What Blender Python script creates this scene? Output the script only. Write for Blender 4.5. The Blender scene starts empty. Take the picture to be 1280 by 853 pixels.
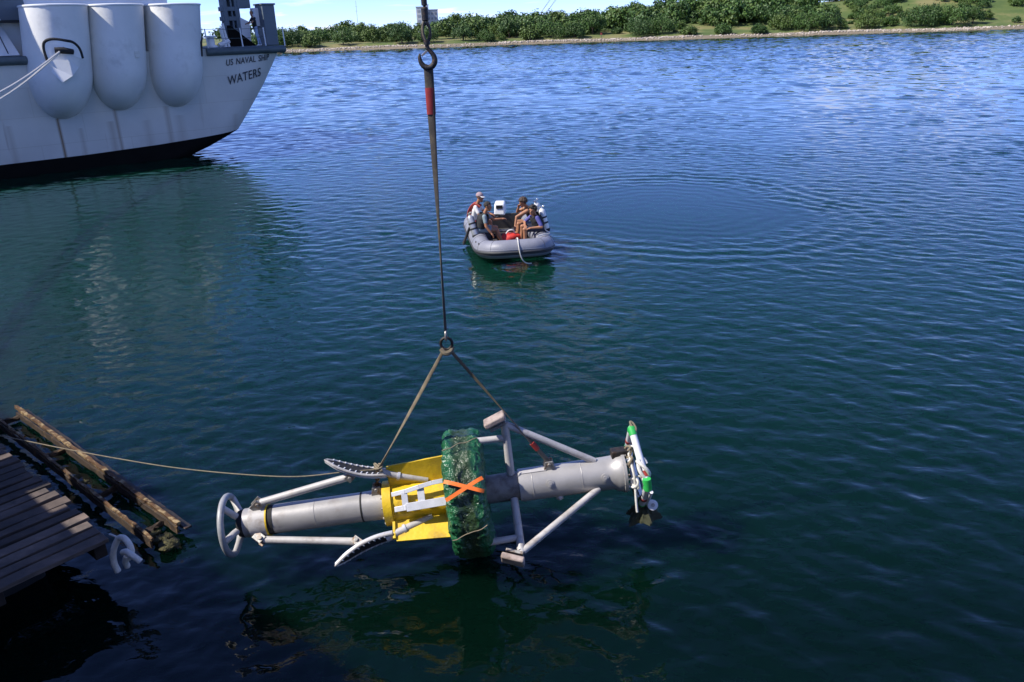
import bpy, math, random
import numpy as np
from mathutils import Vector, Matrix, noise as mnoise

# ------------------------------------------------------------------ camera, sky, sun, exposure
scene = bpy.context.scene
PITCH = math.atan(391.5 / (28 / 36 * 1280))
cam_data = bpy.data.cameras.new('camera'); cam = bpy.data.objects.new('camera', cam_data)
scene.collection.objects.link(cam); scene.camera = cam
cam_data.lens = 28; cam_data.sensor_width = 36; cam_data.clip_start = 0.1; cam_data.clip_end = 20000
cam.matrix_world = Matrix.Translation((0, 0, 6)) @ Matrix.Rotation(math.pi / 2 - PITCH, 4, 'X') @ Matrix.Rotation(math.radians(-1.9), 4, 'Z')

SUN_AZ, SUN_EL = math.radians(-104), math.radians(47)          # azimuth from +Y, clockwise
SUN_DIR = Vector((math.sin(SUN_AZ) * math.cos(SUN_EL), math.cos(SUN_AZ) * math.cos(SUN_EL), math.sin(SUN_EL)))
world = bpy.data.worlds.new('World'); scene.world = world; world.use_nodes = True
wn, wl = world.node_tree.nodes, world.node_tree.links
wn.clear()
w_out = wn.new('ShaderNodeOutputWorld'); w_bg = wn.new('ShaderNodeBackground'); w_bg.inputs[1].default_value = 0.15
sky = wn.new('ShaderNodeTexSky'); sky.sky_type = 'NISHITA'; sky.sun_disc = False
sky.sun_elevation = SUN_EL; sky.sun_rotation = SUN_AZ
sky.altitude = 0; sky.air_density = .55; sky.dust_density = 0.0; sky.ozone_density = 3.0
hsv = wn.new('ShaderNodeMix'); hsv.data_type = 'RGBA'; hsv.blend_type = 'MULTIPLY'; hsv.inputs[0].default_value = 1; hsv.inputs[7].default_value = (.75, .82, 1.26, 1)
wl.new(sky.outputs[0], hsv.inputs[6])
# a layer of fair-weather cloud: noise on the plane of the cloud base, so it crowds together towards the horizon
tc = wn.new('ShaderNodeTexCoord'); sep = wn.new('ShaderNodeSeparateXYZ'); wl.new(tc.outputs['Generated'], sep.inputs[0])
def wmath(op, a, b=None, c=None):
    n = wn.new('ShaderNodeMath'); n.operation = op
    for i, v in enumerate((a, b, c)):
        if v is None: continue
        if isinstance(v, (int, float)): n.inputs[i].default_value = v
        else: wl.new(v, n.inputs[i])
    return n.outputs[0]
zc = wmath('ADD', wmath('MAXIMUM', sep.outputs[2], 0.0), 0.06)
comb = wn.new('ShaderNodeCombineXYZ')
wl.new(wmath('DIVIDE', sep.outputs[0], zc), comb.inputs[0]); wl.new(wmath('DIVIDE', sep.outputs[1], zc), comb.inputs[1])
cn = wn.new('ShaderNodeTexNoise'); cn.inputs['Scale'].default_value = 0.55; cn.inputs['Detail'].default_value = 9; cn.inputs['Roughness'].default_value = 0.58
cn.inputs['Distortion'].default_value = 0.35
wl.new(comb.outputs[0], cn.inputs['Vector'])
cr = wn.new('ShaderNodeMapRange'); cr.interpolation_type = 'SMOOTHSTEP'
cr.inputs[1].default_value = 0.545; cr.inputs[2].default_value = 0.69
wl.new(cn.outputs[0], cr.inputs[0])
cmix = wn.new('ShaderNodeMix'); cmix.data_type = 'RGBA'
wl.new(cr.outputs[0], cmix.inputs[0]); wl.new(hsv.outputs[2], cmix.inputs[6]); cmix.inputs[7].default_value = (5.6, 5.7, 6.3, 1)
wl.new(cmix.outputs[2], w_bg.inputs[0]); wl.new(w_bg.outputs[0], w_out.inputs[0])

sun_d = bpy.data.lights.new('sun', 'SUN'); sun_d.energy = 5.0; sun_d.angle = math.radians(0.53); sun_d.color = (1.0, 0.95, 0.87)
sun_o = bpy.data.objects.new('sun', sun_d); scene.collection.objects.link(sun_o)
sun_o.rotation_euler = SUN_DIR.to_track_quat('Z', 'Y').to_euler(); sun_o.location = (-30, -10, 40)
scene.view_settings.view_transform = 'Standard'; scene.view_settings.look = 'None'
scene.view_settings.exposure = 0.44; scene.view_settings.gamma = 1.0
scene.cycles.max_bounces = 8; scene.cycles.use_denoising = True

# ------------------------------------------------------------------ helpers
COL = scene.collection
rng = np.random.default_rng(7); random.seed(7)
TAU = 2 * math.pi
def V(*a): return np.array(a, float)
def unit(v): v = np.asarray(v, float); return v / (np.linalg.norm(v) + 1e-12)
def perp(t, hint=(0, 0, 1)):
    t = unit(t); h = np.asarray(hint, float)
    if abs(t @ unit(h)) > .98: h = V(1, 0, 0) if abs(t[0]) < .9 else V(0, 1, 0)
    a = unit(h - (h @ t) * t); return a, np.cross(t, a)

class MB:
    """collects shapes; build() links them as one mesh object"""
    def __init__(s): s.v, s.f, s.m = [], [], []
    def add(s, v, f, mi=0):
        o = len(s.v); s.v.extend([tuple(map(float, p)) for p in v]); s.f.extend([tuple(i + o for i in q) for q in f]); s.m.extend([mi] * len(f)); return s
    def hexa(s, p, mi=0):
        return s.add(p, [(0, 3, 2, 1), (4, 5, 6, 7), (0, 1, 5, 4), (1, 2, 6, 5), (2, 3, 7, 6), (3, 0, 4, 7)], mi)
    def box(s, c, d, mi=0, ax=None):
        c = np.asarray(c, float); h = np.asarray(d, float) / 2
        A = np.eye(3) if ax is None else np.array(ax, float)
        P = [c + A.T @ (h * V(*k)) for k in ((-1, -1, -1), (1, -1, -1), (1, 1, -1), (-1, 1, -1), (-1, -1, 1), (1, -1, 1), (1, 1, 1), (-1, 1, 1))]
        return s.hexa(P, mi)
    def bar(s, a, b, w, h, up=(0, 0, 1), mi=0):
        a, b = np.asarray(a, float), np.asarray(b, float); t = unit(b - a); n, k = perp(t, up)
        return s.box((a + b) / 2, (np.linalg.norm(b - a), h, w), mi, (t, n, k))
    def tube(s, pts, r, n=10, mi=0, caps=True, flat=1.0, up=(0, 0, 1), twist=0.0, closed=False):
        P = [np.asarray(p, float) for p in pts]; N = len(P)
        R = [r] * N if isinstance(r, (int, float)) else list(r)
        T = []
        for i in range(N):
            if closed: d = P[(i + 1) % N] - P[i - 1]
            else:
                a, b = P[max(i - 1, 0)], P[min(i + 1, N - 1)]; d = b - a
            if np.linalg.norm(d) < 1e-9: d = P[-1] - P[0]
            T.append(unit(d))
        a, b = perp(T[0], up); rings = []; vs = []
        for i in range(N):
            a = unit(a - (a @ T[i]) * T[i]); b = np.cross(T[i], a)
            tw = twist * i / max(N - 1, 1); ca, sa = math.cos(tw), math.sin(tw)
            a2, b2 = a * ca + b * sa, b * ca - a * sa
            for k in range(n):
                th = TAU * k / n; vs.append(P[i] + R[i] * (math.cos(th) * a2 * flat + math.sin(th) * b2))
        fs = []
        for i in range(N if closed else N - 1):
            j = (i + 1) % N
            for k in range(n):
                k2 = (k + 1) % n; fs.append((i * n + k, i * n + k2, j * n + k2, j * n + k))
        if caps and not closed:
            fs.append(tuple(range(n - 1, -1, -1))); fs.append(tuple((N - 1) * n + k for k in range(n)))
        return s.add(vs, fs, mi)
    def ball(s, c, r, mi=0, nu=12, nv=8, ax=None):
        c = np.asarray(c, float); r = V(r, r, r) if isinstance(r, (int, float)) else np.asarray(r, float)
        A = np.eye(3) if ax is None else np.array(ax, float); vs = [c + A.T @ (r * V(0, 0, 1))]
        for i in range(1, nv):
            ph = math.pi * i / nv
            for k in range(nu):
                th = TAU * k / nu; vs.append(c + A.T @ (r * V(math.sin(ph) * math.cos(th), math.sin(ph) * math.sin(th), math.cos(ph))))
        vs.append(c - A.T @ (r * V(0, 0, 1))); fs = []
        for k in range(nu): fs.append((0, 1 + k, 1 + (k + 1) % nu)); fs.append((len(vs) - 1, 1 + (nv - 2) * nu + (k + 1) % nu, 1 + (nv - 2) * nu + k))
        for i in range(nv - 2):
            for k in range(nu):
                a = 1 + i * nu; k2 = (k + 1) % nu; fs.append((a + k, a + nu + k, a + nu + k2, a + k2))
        return s.add(vs, fs, mi)
    def build(s, name, mats, parent=None, smooth=True, angle=38, bevel=0):
        me = bpy.data.meshes.new(name); me.from_pydata(s.v, [], s.f)
        mats = mats if isinstance(mats, (list, tuple)) else [mats]
        for m in mats: me.materials.append(M[m])
        if len(mats) > 1: me.polygons.foreach_set('material_index', s.m)
        me.update()
        if smooth: me.shade_smooth(); me.set_sharp_from_angle(angle=math.radians(angle))
        o = bpy.data.objects.new(name, me); COL.objects.link(o); o.parent = parent
        if bevel:
            b = o.modifiers.new('bevel', 'BEVEL'); b.width = bevel; b.segments = 2; b.limit_method = 'ANGLE'; b.angle_limit = math.radians(50)
        return o
def tag(o, label=None, cat=None, group=None, kind=None):
    if label: o['label'] = label
    if cat: o['category'] = cat
    if group: o['group'] = group
    if kind: o['kind'] = kind
    return o
def empty(name, label, cat, group=None, mat=None, loc=None):
    o = bpy.data.objects.new(name, None); COL.objects.link(o); o.empty_display_size = .2
    if mat is not None: o.matrix_world = mat
    if loc is not None: o.location = loc
    return tag(o, label, cat, group)
def frame(origin, x, y, z):
    m = Matrix.Identity(4)
    for i, a in enumerate((x, y, z)):
        for j in range(3): m[j][i] = a[j]
    for j in range(3): m[j][3] = origin[j]
    return m
def smooth01(a, b, x): t = np.clip((x - a) / (b - a), 0, 1); return t * t * (3 - 2 * t)
def spline(pts, n=8):
    P = [np.asarray(p, float) for p in pts]; P = [2 * P[0] - P[1]] + P + [2 * P[-1] - P[-2]]; out = []
    for i in range(1, len(P) - 2):
        for k in range(n):
            t = k / n; a, b, c, d = P[i - 1:i + 3]
            out.append(.5 * (2 * b + (c - a) * t + (2 * a - 5 * b + 4 * c - d) * t * t + (3 * b - a - 3 * c + d) * t ** 3))
    out.append(P[-2]); return out

# ------------------------------------------------------------------ materials
M = {}
def nodes_of(name):
    m = bpy.data.materials.new(name); m.use_nodes = True; M[name] = m
    return m, m.node_tree.nodes, m.node_tree.links, m.node_tree.nodes['Principled BSDF']
def mat(name, col, rough=.6, metal=0, var=.15, scale=6, bump=0, bscale=None, col2=None, thr=(.45, .65), stretch=(1, 1, 1), rvar=.12, detail=6):
    """base colour broken up by noise, a second colour (dirt, rust) in patches, varied roughness and fine relief"""
    m, N, L, B = nodes_of(name)
    t = N.new('ShaderNodeTexCoord'); mp = N.new('ShaderNodeMapping'); mp.inputs['Scale'].default_value = stretch
    L.new(t.outputs['Object'], mp.inputs[0])
    n1 = N.new('ShaderNodeTexNoise'); n1.inputs['Scale'].default_value = scale; n1.inputs['Detail'].default_value = detail
    L.new(mp.outputs[0], n1.inputs['Vector'])
    mr = N.new('ShaderNodeMapRange'); mr.inputs[1].default_value = .25; mr.inputs[2].default_value = .75; mr.inputs[3].default_value = 1 - var; mr.inputs[4].default_value = 1 + var
    L.new(n1.outputs[0], mr.inputs[0])
    mul = N.new('ShaderNodeVectorMath'); mul.operation = 'SCALE'; mul.inputs[0].default_value = col; L.new(mr.outputs[0], mul.inputs['Scale'])
    out = mul.outputs[0]
    if col2:
        n2 = N.new('ShaderNodeTexNoise'); n2.inputs['Scale'].default_value = scale * .7; n2.inputs['Detail'].default_value = 9; n2.inputs['Roughness'].default_value = .65
        L.new(mp.outputs[0], n2.inputs['Vector'])
        m2 = N.new('ShaderNodeMapRange'); m2.inputs[1].default_value, m2.inputs[2].default_value = thr; L.new(n2.outputs[0], m2.inputs[0])
        mx = N.new('ShaderNodeMix'); mx.data_type = 'RGBA'; L.new(m2.outputs[0], mx.inputs[0]); L.new(out, mx.inputs[6]); mx.inputs[7].default_value = (*col2, 1)
        out = mx.outputs[2]
    L.new(out, B.inputs['Base Color'])
    r = N.new('ShaderNodeMapRange'); r.inputs[3].default_value = max(rough - rvar, .02); r.inputs[4].default_value = min(rough + rvar, 1); L.new(n1.outputs[0], r.inputs[0])
    L.new(r.outputs[0], B.inputs['Roughness']); B.inputs['Metallic'].default_value = metal
    if bump:
        n3 = N.new('ShaderNodeTexNoise'); n3.inputs['Scale'].default_value = bscale or scale * 4; n3.inputs['Detail'].default_value = 5; L.new(mp.outputs[0], n3.inputs['Vector'])
        bp = N.new('ShaderNodeBump'); bp.inputs['Distance'].default_value = bump; L.new(n3.outputs[0], bp.inputs['Height']); L.new(bp.outputs[0], B.inputs['Normal'])
    return m
mat('inner_steel', (.22, .21, .20), .55, .1, .25, 6, .002, 40, (.07, .055, .045), (.5, .7))
mat('pipe_steel', (.40, .385, .37), .42, .3, .12, 4, .001, 40, (.24, .20, .17), (.60, .85))
mat('pipe_paint', (.45, .43, .415), .5, .05, .18, 7, .002, 30, (.27, .22, .18), (.54, .74))
mat('wheel_paint', (.30, .31, .325), .45, .1, .18, 9, .002, 30, (.22, .19, .16), (.56, .74))
mat('white_frame', (.54, .55, .60), .45, .1, .12, 9, .001, 40, (.33, .27, .22), (.62, .74))
mat('black_rubber', (.014, .014, .015), .8, 0, .3, 12, .002)
mat('yellow_paint', (.70, .47, .02), .45, 0, .16, 5, .003, 30, (.30, .17, .04), (.55, .78))
mat('pad_wood', (.34, .27, .24), .75, 0, .3, 9, .004, 40, (.12, .08, .06), (.5, .7))
mat('orange_web', (.85, .17, .02), .6, 0, .12, 20, .001, 120)
mat('sling_web', (.16, .13, .085), .85, 0, .3, 14, .0036, 160, (.09, .07, .05), (.5, .7))
mat('strap_dark', (.045, .038, .03), .85, 0, .35, 10, .0036, 160, (.10, .08, .05), (.5, .7))
mat('red_tape', (.30, .028, .022), .6, 0, .25, 14)
mat('green_tape', (.03, .42, .08), .5, 0, .15, 20)
mat('hook_steel', (.035, .032, .03), .55, .5, .4, 20, .0036, 60, (.10, .06, .035), (.5, .7))
mat('galvanised', (.32, .31, .29), .5, .6, .3, 20, .002, 60, (.22, .13, .07), (.5, .66))
mat('rope_tan', (.22, .18, .12), .9, 0, .3, 30, .0036, 120)
mat('rope_white', (.62, .60, .55), .85, 0, .18, 25, .004, 110)
mat('pvc_white', (.70, .70, .71), .35, 0, .06, 8, .0005, 40, (.42, .38, .33), (.62, .78))
mat('olive_canvas', (.035, .038, .018), .9, 0, .3, 12, .004, 60)
mat('tube_grey', (.22, .225, .265), .5, 0, .10, 5, .002, 25, (.20, .20, .23), (.6, .8))
mat('tube_dark', (.045, .046, .05), .6, 0, .2, 8, .002)
mat('floor_board', (.05, .045, .04), .7, 0, .3, 8)
mat('cowl_white', (.78, .78, .76), .3, 0, .05, 4)
mat('motor_black', (.02, .02, .022), .4, .1, .2, 8)
mat('tank_grey', (.42, .43, .45), .35, .5, .15, 9)
mat('tank_white', (.74, .74, .72), .35, .1, .08, 9)
mat('chrome', (.7, .7, .68), .2, .9, .1, 9)
mat('red_bag', (.55, .03, .02), .6, 0, .2, 9, .004, 30)
mat('skin', (.50, .25, .15), .55, 0, .12, 9); mat('skin_tan', (.36, .165, .085), .55, 0, .12, 9)
mat('hair_dark', (.018, .012, .009), .6, 0, .4, 40, .004, 90); mat('hair_brown', (.05, .026, .014), .6, 0, .4, 40, .004, 90)
mat('eye_dark', (.01, .008, .007), .3)
mat('lip', (.32, .11, .08), .5)
mat('cloth_white', (.74, .73, .70), .85, 0, .06, 12, .0036, 30)
mat('cloth_black', (.016, .017, .018), .8, 0, .3, 12, .0036, 30)
mat('cloth_teal', (.22, .28, .30), .85, 0, .15, 12, .0036, 30)
mat('cloth_blue', (.085, .085, .28), .85, 0, .12, 12, .0036, 30)
mat('cloth_navy', (.018, .022, .045), .85, 0, .2, 12, .0036, 30)
mat('cloth_slate', (.12, .16, .22), .85, 0, .2, 12, .0036, 30)
mat('denim_pale', (.34, .42, .58), .85, 0, .14, 12, .0036, 30)
mat('cloth_red', (.42, .07, .05), .85, 0, .2, 12, .0036, 30)
mat('cap_grey', (.33, .24, .25), .85, 0, .15, 14, .002, 60)
mat('dock_plank', (.12, .088, .07), .85, 0, .5, 5, .008, 26, (.055, .045, .038), (.42, .62), (.6, .6, 3))
mat('dock_timber', (.028, .02, .016), .9, 0, .3, 4, .006, 24)
mat('rust_iron', (.085, .042, .016), .85, .1, .5, 14, .008, 44, (.34, .25, .13), (.50, .64))
mat('rust_dark', (.035, .022, .014), .85, .1, .5, 9, .010, 34, (.12, .07, .03), (.54, .66))
mat('algae_iron', (.045, .042, .014), .9, 0, .6, 22, .03, 50, (.13, .11, .03), (.5, .62))
mat('concrete', (.33, .32, .30), .85, 0, .15, 2, .01, 12)
mat('ship_white', (.80, .80, .78), .45, 0, .05, 1.2, .0036, 8, (.50, .47, .42), (.66, .82))
mat('ship_grey', (.115, .145, .165), .5, 0, .10, 1.5, .0036, 10)
mat('ship_deck', (.10, .12, .12), .8, 0, .15, 2)
mat('rail_grey', (.075, .10, .105), .5, 0, .2, 3, .004, 9)
mat('ship_black', (.007, .007, .006), .9, 0, .3, 1.5)
M['ship_black'].node_tree.nodes['Principled BSDF'].inputs['Specular IOR Level'].default_value = .1
mat('window_dark', (.02, .025, .03), .1)
mat('letter_dark', (.03, .035, .04), .6, 0, .3, 6)
mat('trunk', (.09, .065, .045), .9, 0, .3, 3)
mat('building_white', (.62, .60, .58), .8, 0, .08, .15, 0, None, (.42, .30, .27), (.6, .7), (1, 1, .3))
mat('building_grey', (.36, .37, .42), .8, 0, .1, .2)
mat('rock', (.48, .41, .33), .9, 0, .35, .8, 0, None, (.25, .22, .19), (.5, .7))

N_ = M['dock_plank'].node_tree; oi = N_.nodes.new('ShaderNodeObjectInfo'); rr0 = N_.nodes.new('ShaderNodeMapRange'); rr0.inputs[3].default_value = .55; rr0.inputs[4].default_value = 1.45; N_.links.new(oi.outputs['Random'], rr0.inputs[0])
bs_ = N_.nodes['Principled BSDF'].inputs['Base Color']; src_ = bs_.links[0].from_socket; vm_ = N_.nodes.new('ShaderNodeVectorMath'); vm_.operation = 'SCALE'; N_.links.new(src_, vm_.inputs[0]); N_.links.new(rr0.outputs[0], vm_.inputs['Scale']); N_.links.new(vm_.outputs[0], bs_)
def foliage(name, a, b):
    m, N, L, B = nodes_of(name)
    g = N.new('ShaderNodeNewGeometry'); rp = N.new('ShaderNodeValToRGB'); L.new(g.outputs['Random Per Island'], rp.inputs[0])
    rp.color_ramp.elements[0].color = (*a, 1); rp.color_ramp.elements[1].color = (*b, 1)
    L.new(rp.outputs[0], B.inputs['Base Color']); B.inputs['Roughness'].default_value = .6
    return m
foliage('leaf_a', (.036, .085, .010), (.072, .145, .020)); foliage('leaf_b', (.055, .100, .013), (.105, .165, .026)); foliage('leaf_c', (.028, .070, .010), (.056, .118, .018))

# ------------------------------------------------------------------ water
# sea material: dark green body, sky mirrored by the waves; the ripples too fine for the mesh are relief
m, N, L, B = nodes_of('sea_water')
B.inputs['IOR'].default_value = 1.333; B.inputs['Roughness'].default_value = .045
B.subsurface_method = 'BURLEY'; B.inputs['Subsurface Weight'].default_value = 1.0; B.inputs['Subsurface Radius'].default_value = (.5, 1.0, .9); B.inputs['Subsurface Scale'].default_value = .8
tcw = N.new('ShaderNodeTexCoord')
# shade painted into body colour: dark close to the quay, greener farther out
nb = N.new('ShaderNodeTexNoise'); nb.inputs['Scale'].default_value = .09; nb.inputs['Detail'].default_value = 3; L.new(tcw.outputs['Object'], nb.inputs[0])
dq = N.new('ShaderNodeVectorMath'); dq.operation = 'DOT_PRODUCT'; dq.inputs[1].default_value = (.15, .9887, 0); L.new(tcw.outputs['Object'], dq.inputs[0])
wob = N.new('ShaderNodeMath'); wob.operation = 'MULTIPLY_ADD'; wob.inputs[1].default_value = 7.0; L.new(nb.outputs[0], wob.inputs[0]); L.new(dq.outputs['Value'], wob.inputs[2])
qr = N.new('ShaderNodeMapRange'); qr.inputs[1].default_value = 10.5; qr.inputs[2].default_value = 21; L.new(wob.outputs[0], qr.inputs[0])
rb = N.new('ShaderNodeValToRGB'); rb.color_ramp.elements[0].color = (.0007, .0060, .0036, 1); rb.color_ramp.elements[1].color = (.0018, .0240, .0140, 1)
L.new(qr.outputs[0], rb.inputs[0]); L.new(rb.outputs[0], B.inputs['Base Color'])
ln = N.new('ShaderNodeVectorMath'); ln.operation = 'LENGTH'; L.new(tcw.outputs['Object'], ln.inputs[0])
far = N.new('ShaderNodeMapRange'); far.interpolation_type = 'SMOOTHSTEP'; far.inputs[1].default_value = 24; far.inputs[2].default_value = 55; L.new(ln.outputs['Value'], far.inputs[0])
at = N.new('ShaderNodeAttribute'); at.attribute_name = 'calm'
def wnoise(scale, sx, sy, detail, rot):
    mp = N.new('ShaderNodeMapping'); mp.inputs['Scale'].default_value = (sx, sy, 1); mp.inputs['Rotation'].default_value = (0, 0, rot); L.new(tcw.outputs['Object'], mp.inputs[0])
    n = N.new('ShaderNodeTexNoise'); n.inputs['Scale'].default_value = scale; n.inputs['Detail'].default_value = detail; n.inputs['Roughness'].default_value = .5; n.inputs['Distortion'].default_value = .4
    L.new(mp.outputs[0], n.inputs[0]); return n.outputs[0]
def m2(op, a, b):
    n = N.new('ShaderNodeMath'); n.operation = op
    for i, v in enumerate((a, b)):
        if isinstance(v, (int, float)): n.inputs[i].default_value = v
        else: L.new(v, n.inputs[i])
    return n.outputs[0]
patch = N.new('ShaderNodeMapRange'); patch.inputs[1].default_value = .35; patch.inputs[2].default_value = .65; patch.inputs[3].default_value = .55; patch.inputs[4].default_value = 1.25
mpp = N.new('ShaderNodeMapping'); mpp.inputs['Scale'].default_value = (.35, 1, 1); L.new(tcw.outputs['Object'], mpp.inputs[0])
pn = N.new('ShaderNodeTexNoise'); pn.inputs['Scale'].default_value = .055; pn.inputs['Detail'].default_value = 4; L.new(mpp.outputs[0], pn.inputs[0]); L.new(pn.outputs[0], patch.inputs[0])
fine = m2('MULTIPLY', wnoise(5.5, .6, 1, 3, .15), .014)
near = m2('SUBTRACT', 1.0, far.outputs[0])
hgt = m2('MULTIPLY', m2('MULTIPLY', m2('MULTIPLY', fine, near), patch.outputs[0]), at.outputs['Fac'])
bp = N.new('ShaderNodeBump'); bp.inputs['Distance'].default_value = 1.0; bp.inputs['Filter Width'].default_value = .02; L.new(hgt, bp.inputs['Height']); L.new(bp.outputs[0], B.inputs['Normal'])

RING_C, RING_R = V(5.4, 27.2), 5.0                              # smooth pool the boat has turned in
def water_mesh():
    # polar sheet round the quay: fine where small waves are near, coarse out to the horizon
    rs = [0.05, 1.5, 3.0]; r = 4.2
    while r < 370:
        rs.append(r); r += max(.034, min(r * r / 10500, .62))
    step = r - rs[-1]
    while r < 9000:
        rs.append(r); step *= 1.12; r += step
    rs = np.array(rs)
    th = np.concatenate([np.arange(-math.pi, -.80, .08), np.arange(-.80, .80, .0036), np.arange(.80, math.pi - .04, .08)])
    nr, nt = len(rs), len(th)
    Rr, T = np.meshgrid(rs, th, indexing='ij'); X = Rr * np.sin(T); Y = Rr * np.cos(T)
    dr = np.gradient(rs)[:, None]
    cell = np.maximum(dr, Rr * .0036)
    side = 1 - smooth01(.76, .80, np.abs(T))
    D = np.hypot(X - RING_C[0], Y - RING_C[1])
    ang = np.arctan2(Y - RING_C[1], X - RING_C[0])
    Dw = D + .35 * np.sin(3 * ang + .6) + .2 * np.sin(5 * ang)
    calm = 1 - .92 * (1 - smooth01(RING_R * .72, RING_R * 1.08, Dw))
    g = np.random.default_rng(31); Hh = np.zeros_like(X)
    n = 110
    lam = np.exp(g.uniform(math.log(.14), math.log(1.15), n)); base = -math.pi / 2 - .35
    for i in range(n):
        a = base + g.normal(0, .75); k = TAU / lam[i]
        sl = .0122 * (1.0 if lam[i] > .3 else .85) * (1 if lam[i] < .9 else .6)
        fade = smooth01(2.3, 4.6, lam[i] / cell)
        a2 = g.uniform(0, TAU); kk = TAU / (lam[i] * g.uniform(5, 9)); a3 = a2 + g.uniform(1, 2); kk2 = TAU / (lam[i] * g.uniform(4, 9))
        env = .5 + .5 * np.sin(kk * (X * math.cos(a2) + Y * math.sin(a2)) + g.uniform(0, TAU)) * np.sin(kk2 * (X * math.cos(a3) + Y * math.sin(a3)) + g.uniform(0, TAU))
        ph = k * (X * math.cos(a) + Y * math.sin(a)) + g.uniform(0, TAU) + 1.1 * np.sin(kk * .7 * (X * math.sin(a2) - Y * math.cos(a2)))
        s = np.sin(ph)
        Hh += (sl / k) * 1.35 * env * fade * (s + .22 * np.cos(2 * ph))
    # far off, where a wave is smaller than a cell, uneven facets as steep as the waves
    kept = smooth01(2.3, 4.6, .50 / dr[:, 0]); nz = g.normal(0, 1, X.shape); wid = np.clip(.8 * dr[:, 0] / (rs * .0036), .6, 40)
    f = np.fft.rfftfreq(nt); nz = np.fft.irfft(np.fft.rfft(nz, axis=1) * np.exp(-2 * (math.pi * f[None, :] * wid[:, None]) ** 2), nt, axis=1)
    nz /= nz.std(axis=1, keepdims=True) + 1e-9
    gust = .85 + .25 * np.clip(np.sin(X * .021 + 1.3 * np.sin(Y * .034)) * np.sin(Y * .052 + 1.1 * np.sin(X * .017)), -1, 1)
    Hh += nz * (dr * (.058 + .030 * smooth01(60, 220, Rr)) * np.sqrt(1 - kept ** 2)[:, None]) * gust * (rs < 380)[:, None]
    # gusts
    gm = np.sin(X * .16 + 1.7 * np.sin(Y * .11 + .5)) * np.sin(Y * .23 + 1.2 * np.sin(X * .13)) + .6 * np.sin(X * .41 + Y * .19 + 2 * np.sin(Y * .31)) * np.sin(Y * .47 - X * .12)
    Hh *= .95 + .30 * np.clip(gm, -1, 1)
    # lee of the moored ship: smaller waves
    lee = (X - -24.2) * .6428 - (Y - 38.5) * .7660
    along = (X - -24.2) * .766 + (Y - 38.5) * .6428
    Hh *= 1 - .5 * (1 - smooth01(6, 19, lee)) * (1 - smooth01(7, 13, along)) * (lee > -2)
    Hh *= calm
    # rings running out from the turn
    ringw = np.exp(-((Dw - 6.2) / 1.2) ** 2) * .0100 + np.exp(-((Dw - 3.6) / 2.0) ** 2) * .0016
    Hh += ringw * np.sin(TAU * (Dw + .10 * np.sin(7 * ang) + .06 * np.sin(17 * ang + 1) + .25 * np.sin(2 * ang + .4)) / (.50 + .02 * Dw)) * smooth01(2.3, 4.6, .62 / cell)
    # soft rings where the load has just left the water
    for cx, cy, am in ((-3.35, 7.9, .004), (-.6, 8.0, .004), (1.35, 8.15, .005)):
        d = np.hypot(X - cx, Y - cy); Hh += am * np.exp(-d / .9) * np.sin(TAU * d / .34)
    Hh *= side
    vs = np.stack([X, Y, Hh], -1).reshape(-1, 3)
    idx = np.arange(nr * nt).reshape(nr, nt); nx = np.roll(idx, -1, 1)
    q = np.stack([idx[:-1], idx[1:], nx[1:], nx[:-1]], -1).reshape(-1, 4)
    me = bpy.data.meshes.new('water'); me.vertices.add(len(vs)); me.vertices.foreach_set('co', vs.astype(np.float32).ravel())
    me.loops.add(q.size); me.loops.foreach_set('vertex_index', q[:, ::-1].astype(np.int32).ravel())
    me.polygons.add(len(q)); me.polygons.foreach_set('loop_start', np.arange(0, q.size, 4, dtype=np.int32))
    me.update(calc_edges=True)
    at = me.attributes.new('calm', 'FLOAT', 'POINT'); at.data.foreach_set('value', calm.astype(np.float32).ravel())
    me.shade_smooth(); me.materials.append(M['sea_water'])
    o = bpy.data.objects.new('water', me); COL.objects.link(o); return o
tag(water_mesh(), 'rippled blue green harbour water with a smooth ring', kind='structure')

# ------------------------------------------------------------------ far shore
SHORE_Y = 316.0
def shore_line(x): return SHORE_Y + 3.0 * np.sin(x * .021 + 1) + 2.0 * np.sin(x * .057) + 1.2 * np.sin(x * .13 + 2) - 10 * smooth01(90, 200, x) - 4 * smooth01(-60, -100, x)
def ground_z(x, y):
    d = y - shore_line(x)
    z = np.where(d < 0, d * .12, 1.0 * smooth01(0, 4.5, d) + 1.1 * smooth01(3.5, 12, d))
    hill = smooth01(-60, 20, x) * 2.6 + smooth01(20, 190, x) * 6.0 + smooth01(60, 330, x) * 3.0 + 1.6
    z = z + hill * smooth01(8, 62, d) + .5 * np.sin(x * .05) * np.sin(y * .06 + x * .02) * smooth01(4, 25, d)
    return z
m, N, L, B = nodes_of('shore_ground')
tcs = N.new('ShaderNodeTexCoord'); g1 = N.new('ShaderNodeTexNoise'); g1.inputs['Scale'].default_value = .06; g1.inputs['Detail'].default_value = 8; g1.inputs['Roughness'].default_value = .65; L.new(tcs.outputs['Object'], g1.inputs[0])
gr = N.new('ShaderNodeValToRGB'); e = gr.color_ramp.elements
e[0].position = .30; e[0].color = (.050, .090, .018, 1); e[1].position = .78; e[1].color = (.24, .20, .09, 1)
k = e.new(.46); k.color = (.085, .120, .026, 1); k = e.new(.56); k.color = (.165, .160, .055, 1)
L.new(g1.outputs[0], gr.inputs[0])
sx = N.new('ShaderNodeSeparateXYZ'); L.new(tcs.outputs['Object'], sx.inputs[0])
ms = N.new('ShaderNodeMapRange'); ms.inputs[1].default_value = .92; ms.inputs[2].default_value = 1.25; L.new(sx.outputs[2], ms.inputs[0])
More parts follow.
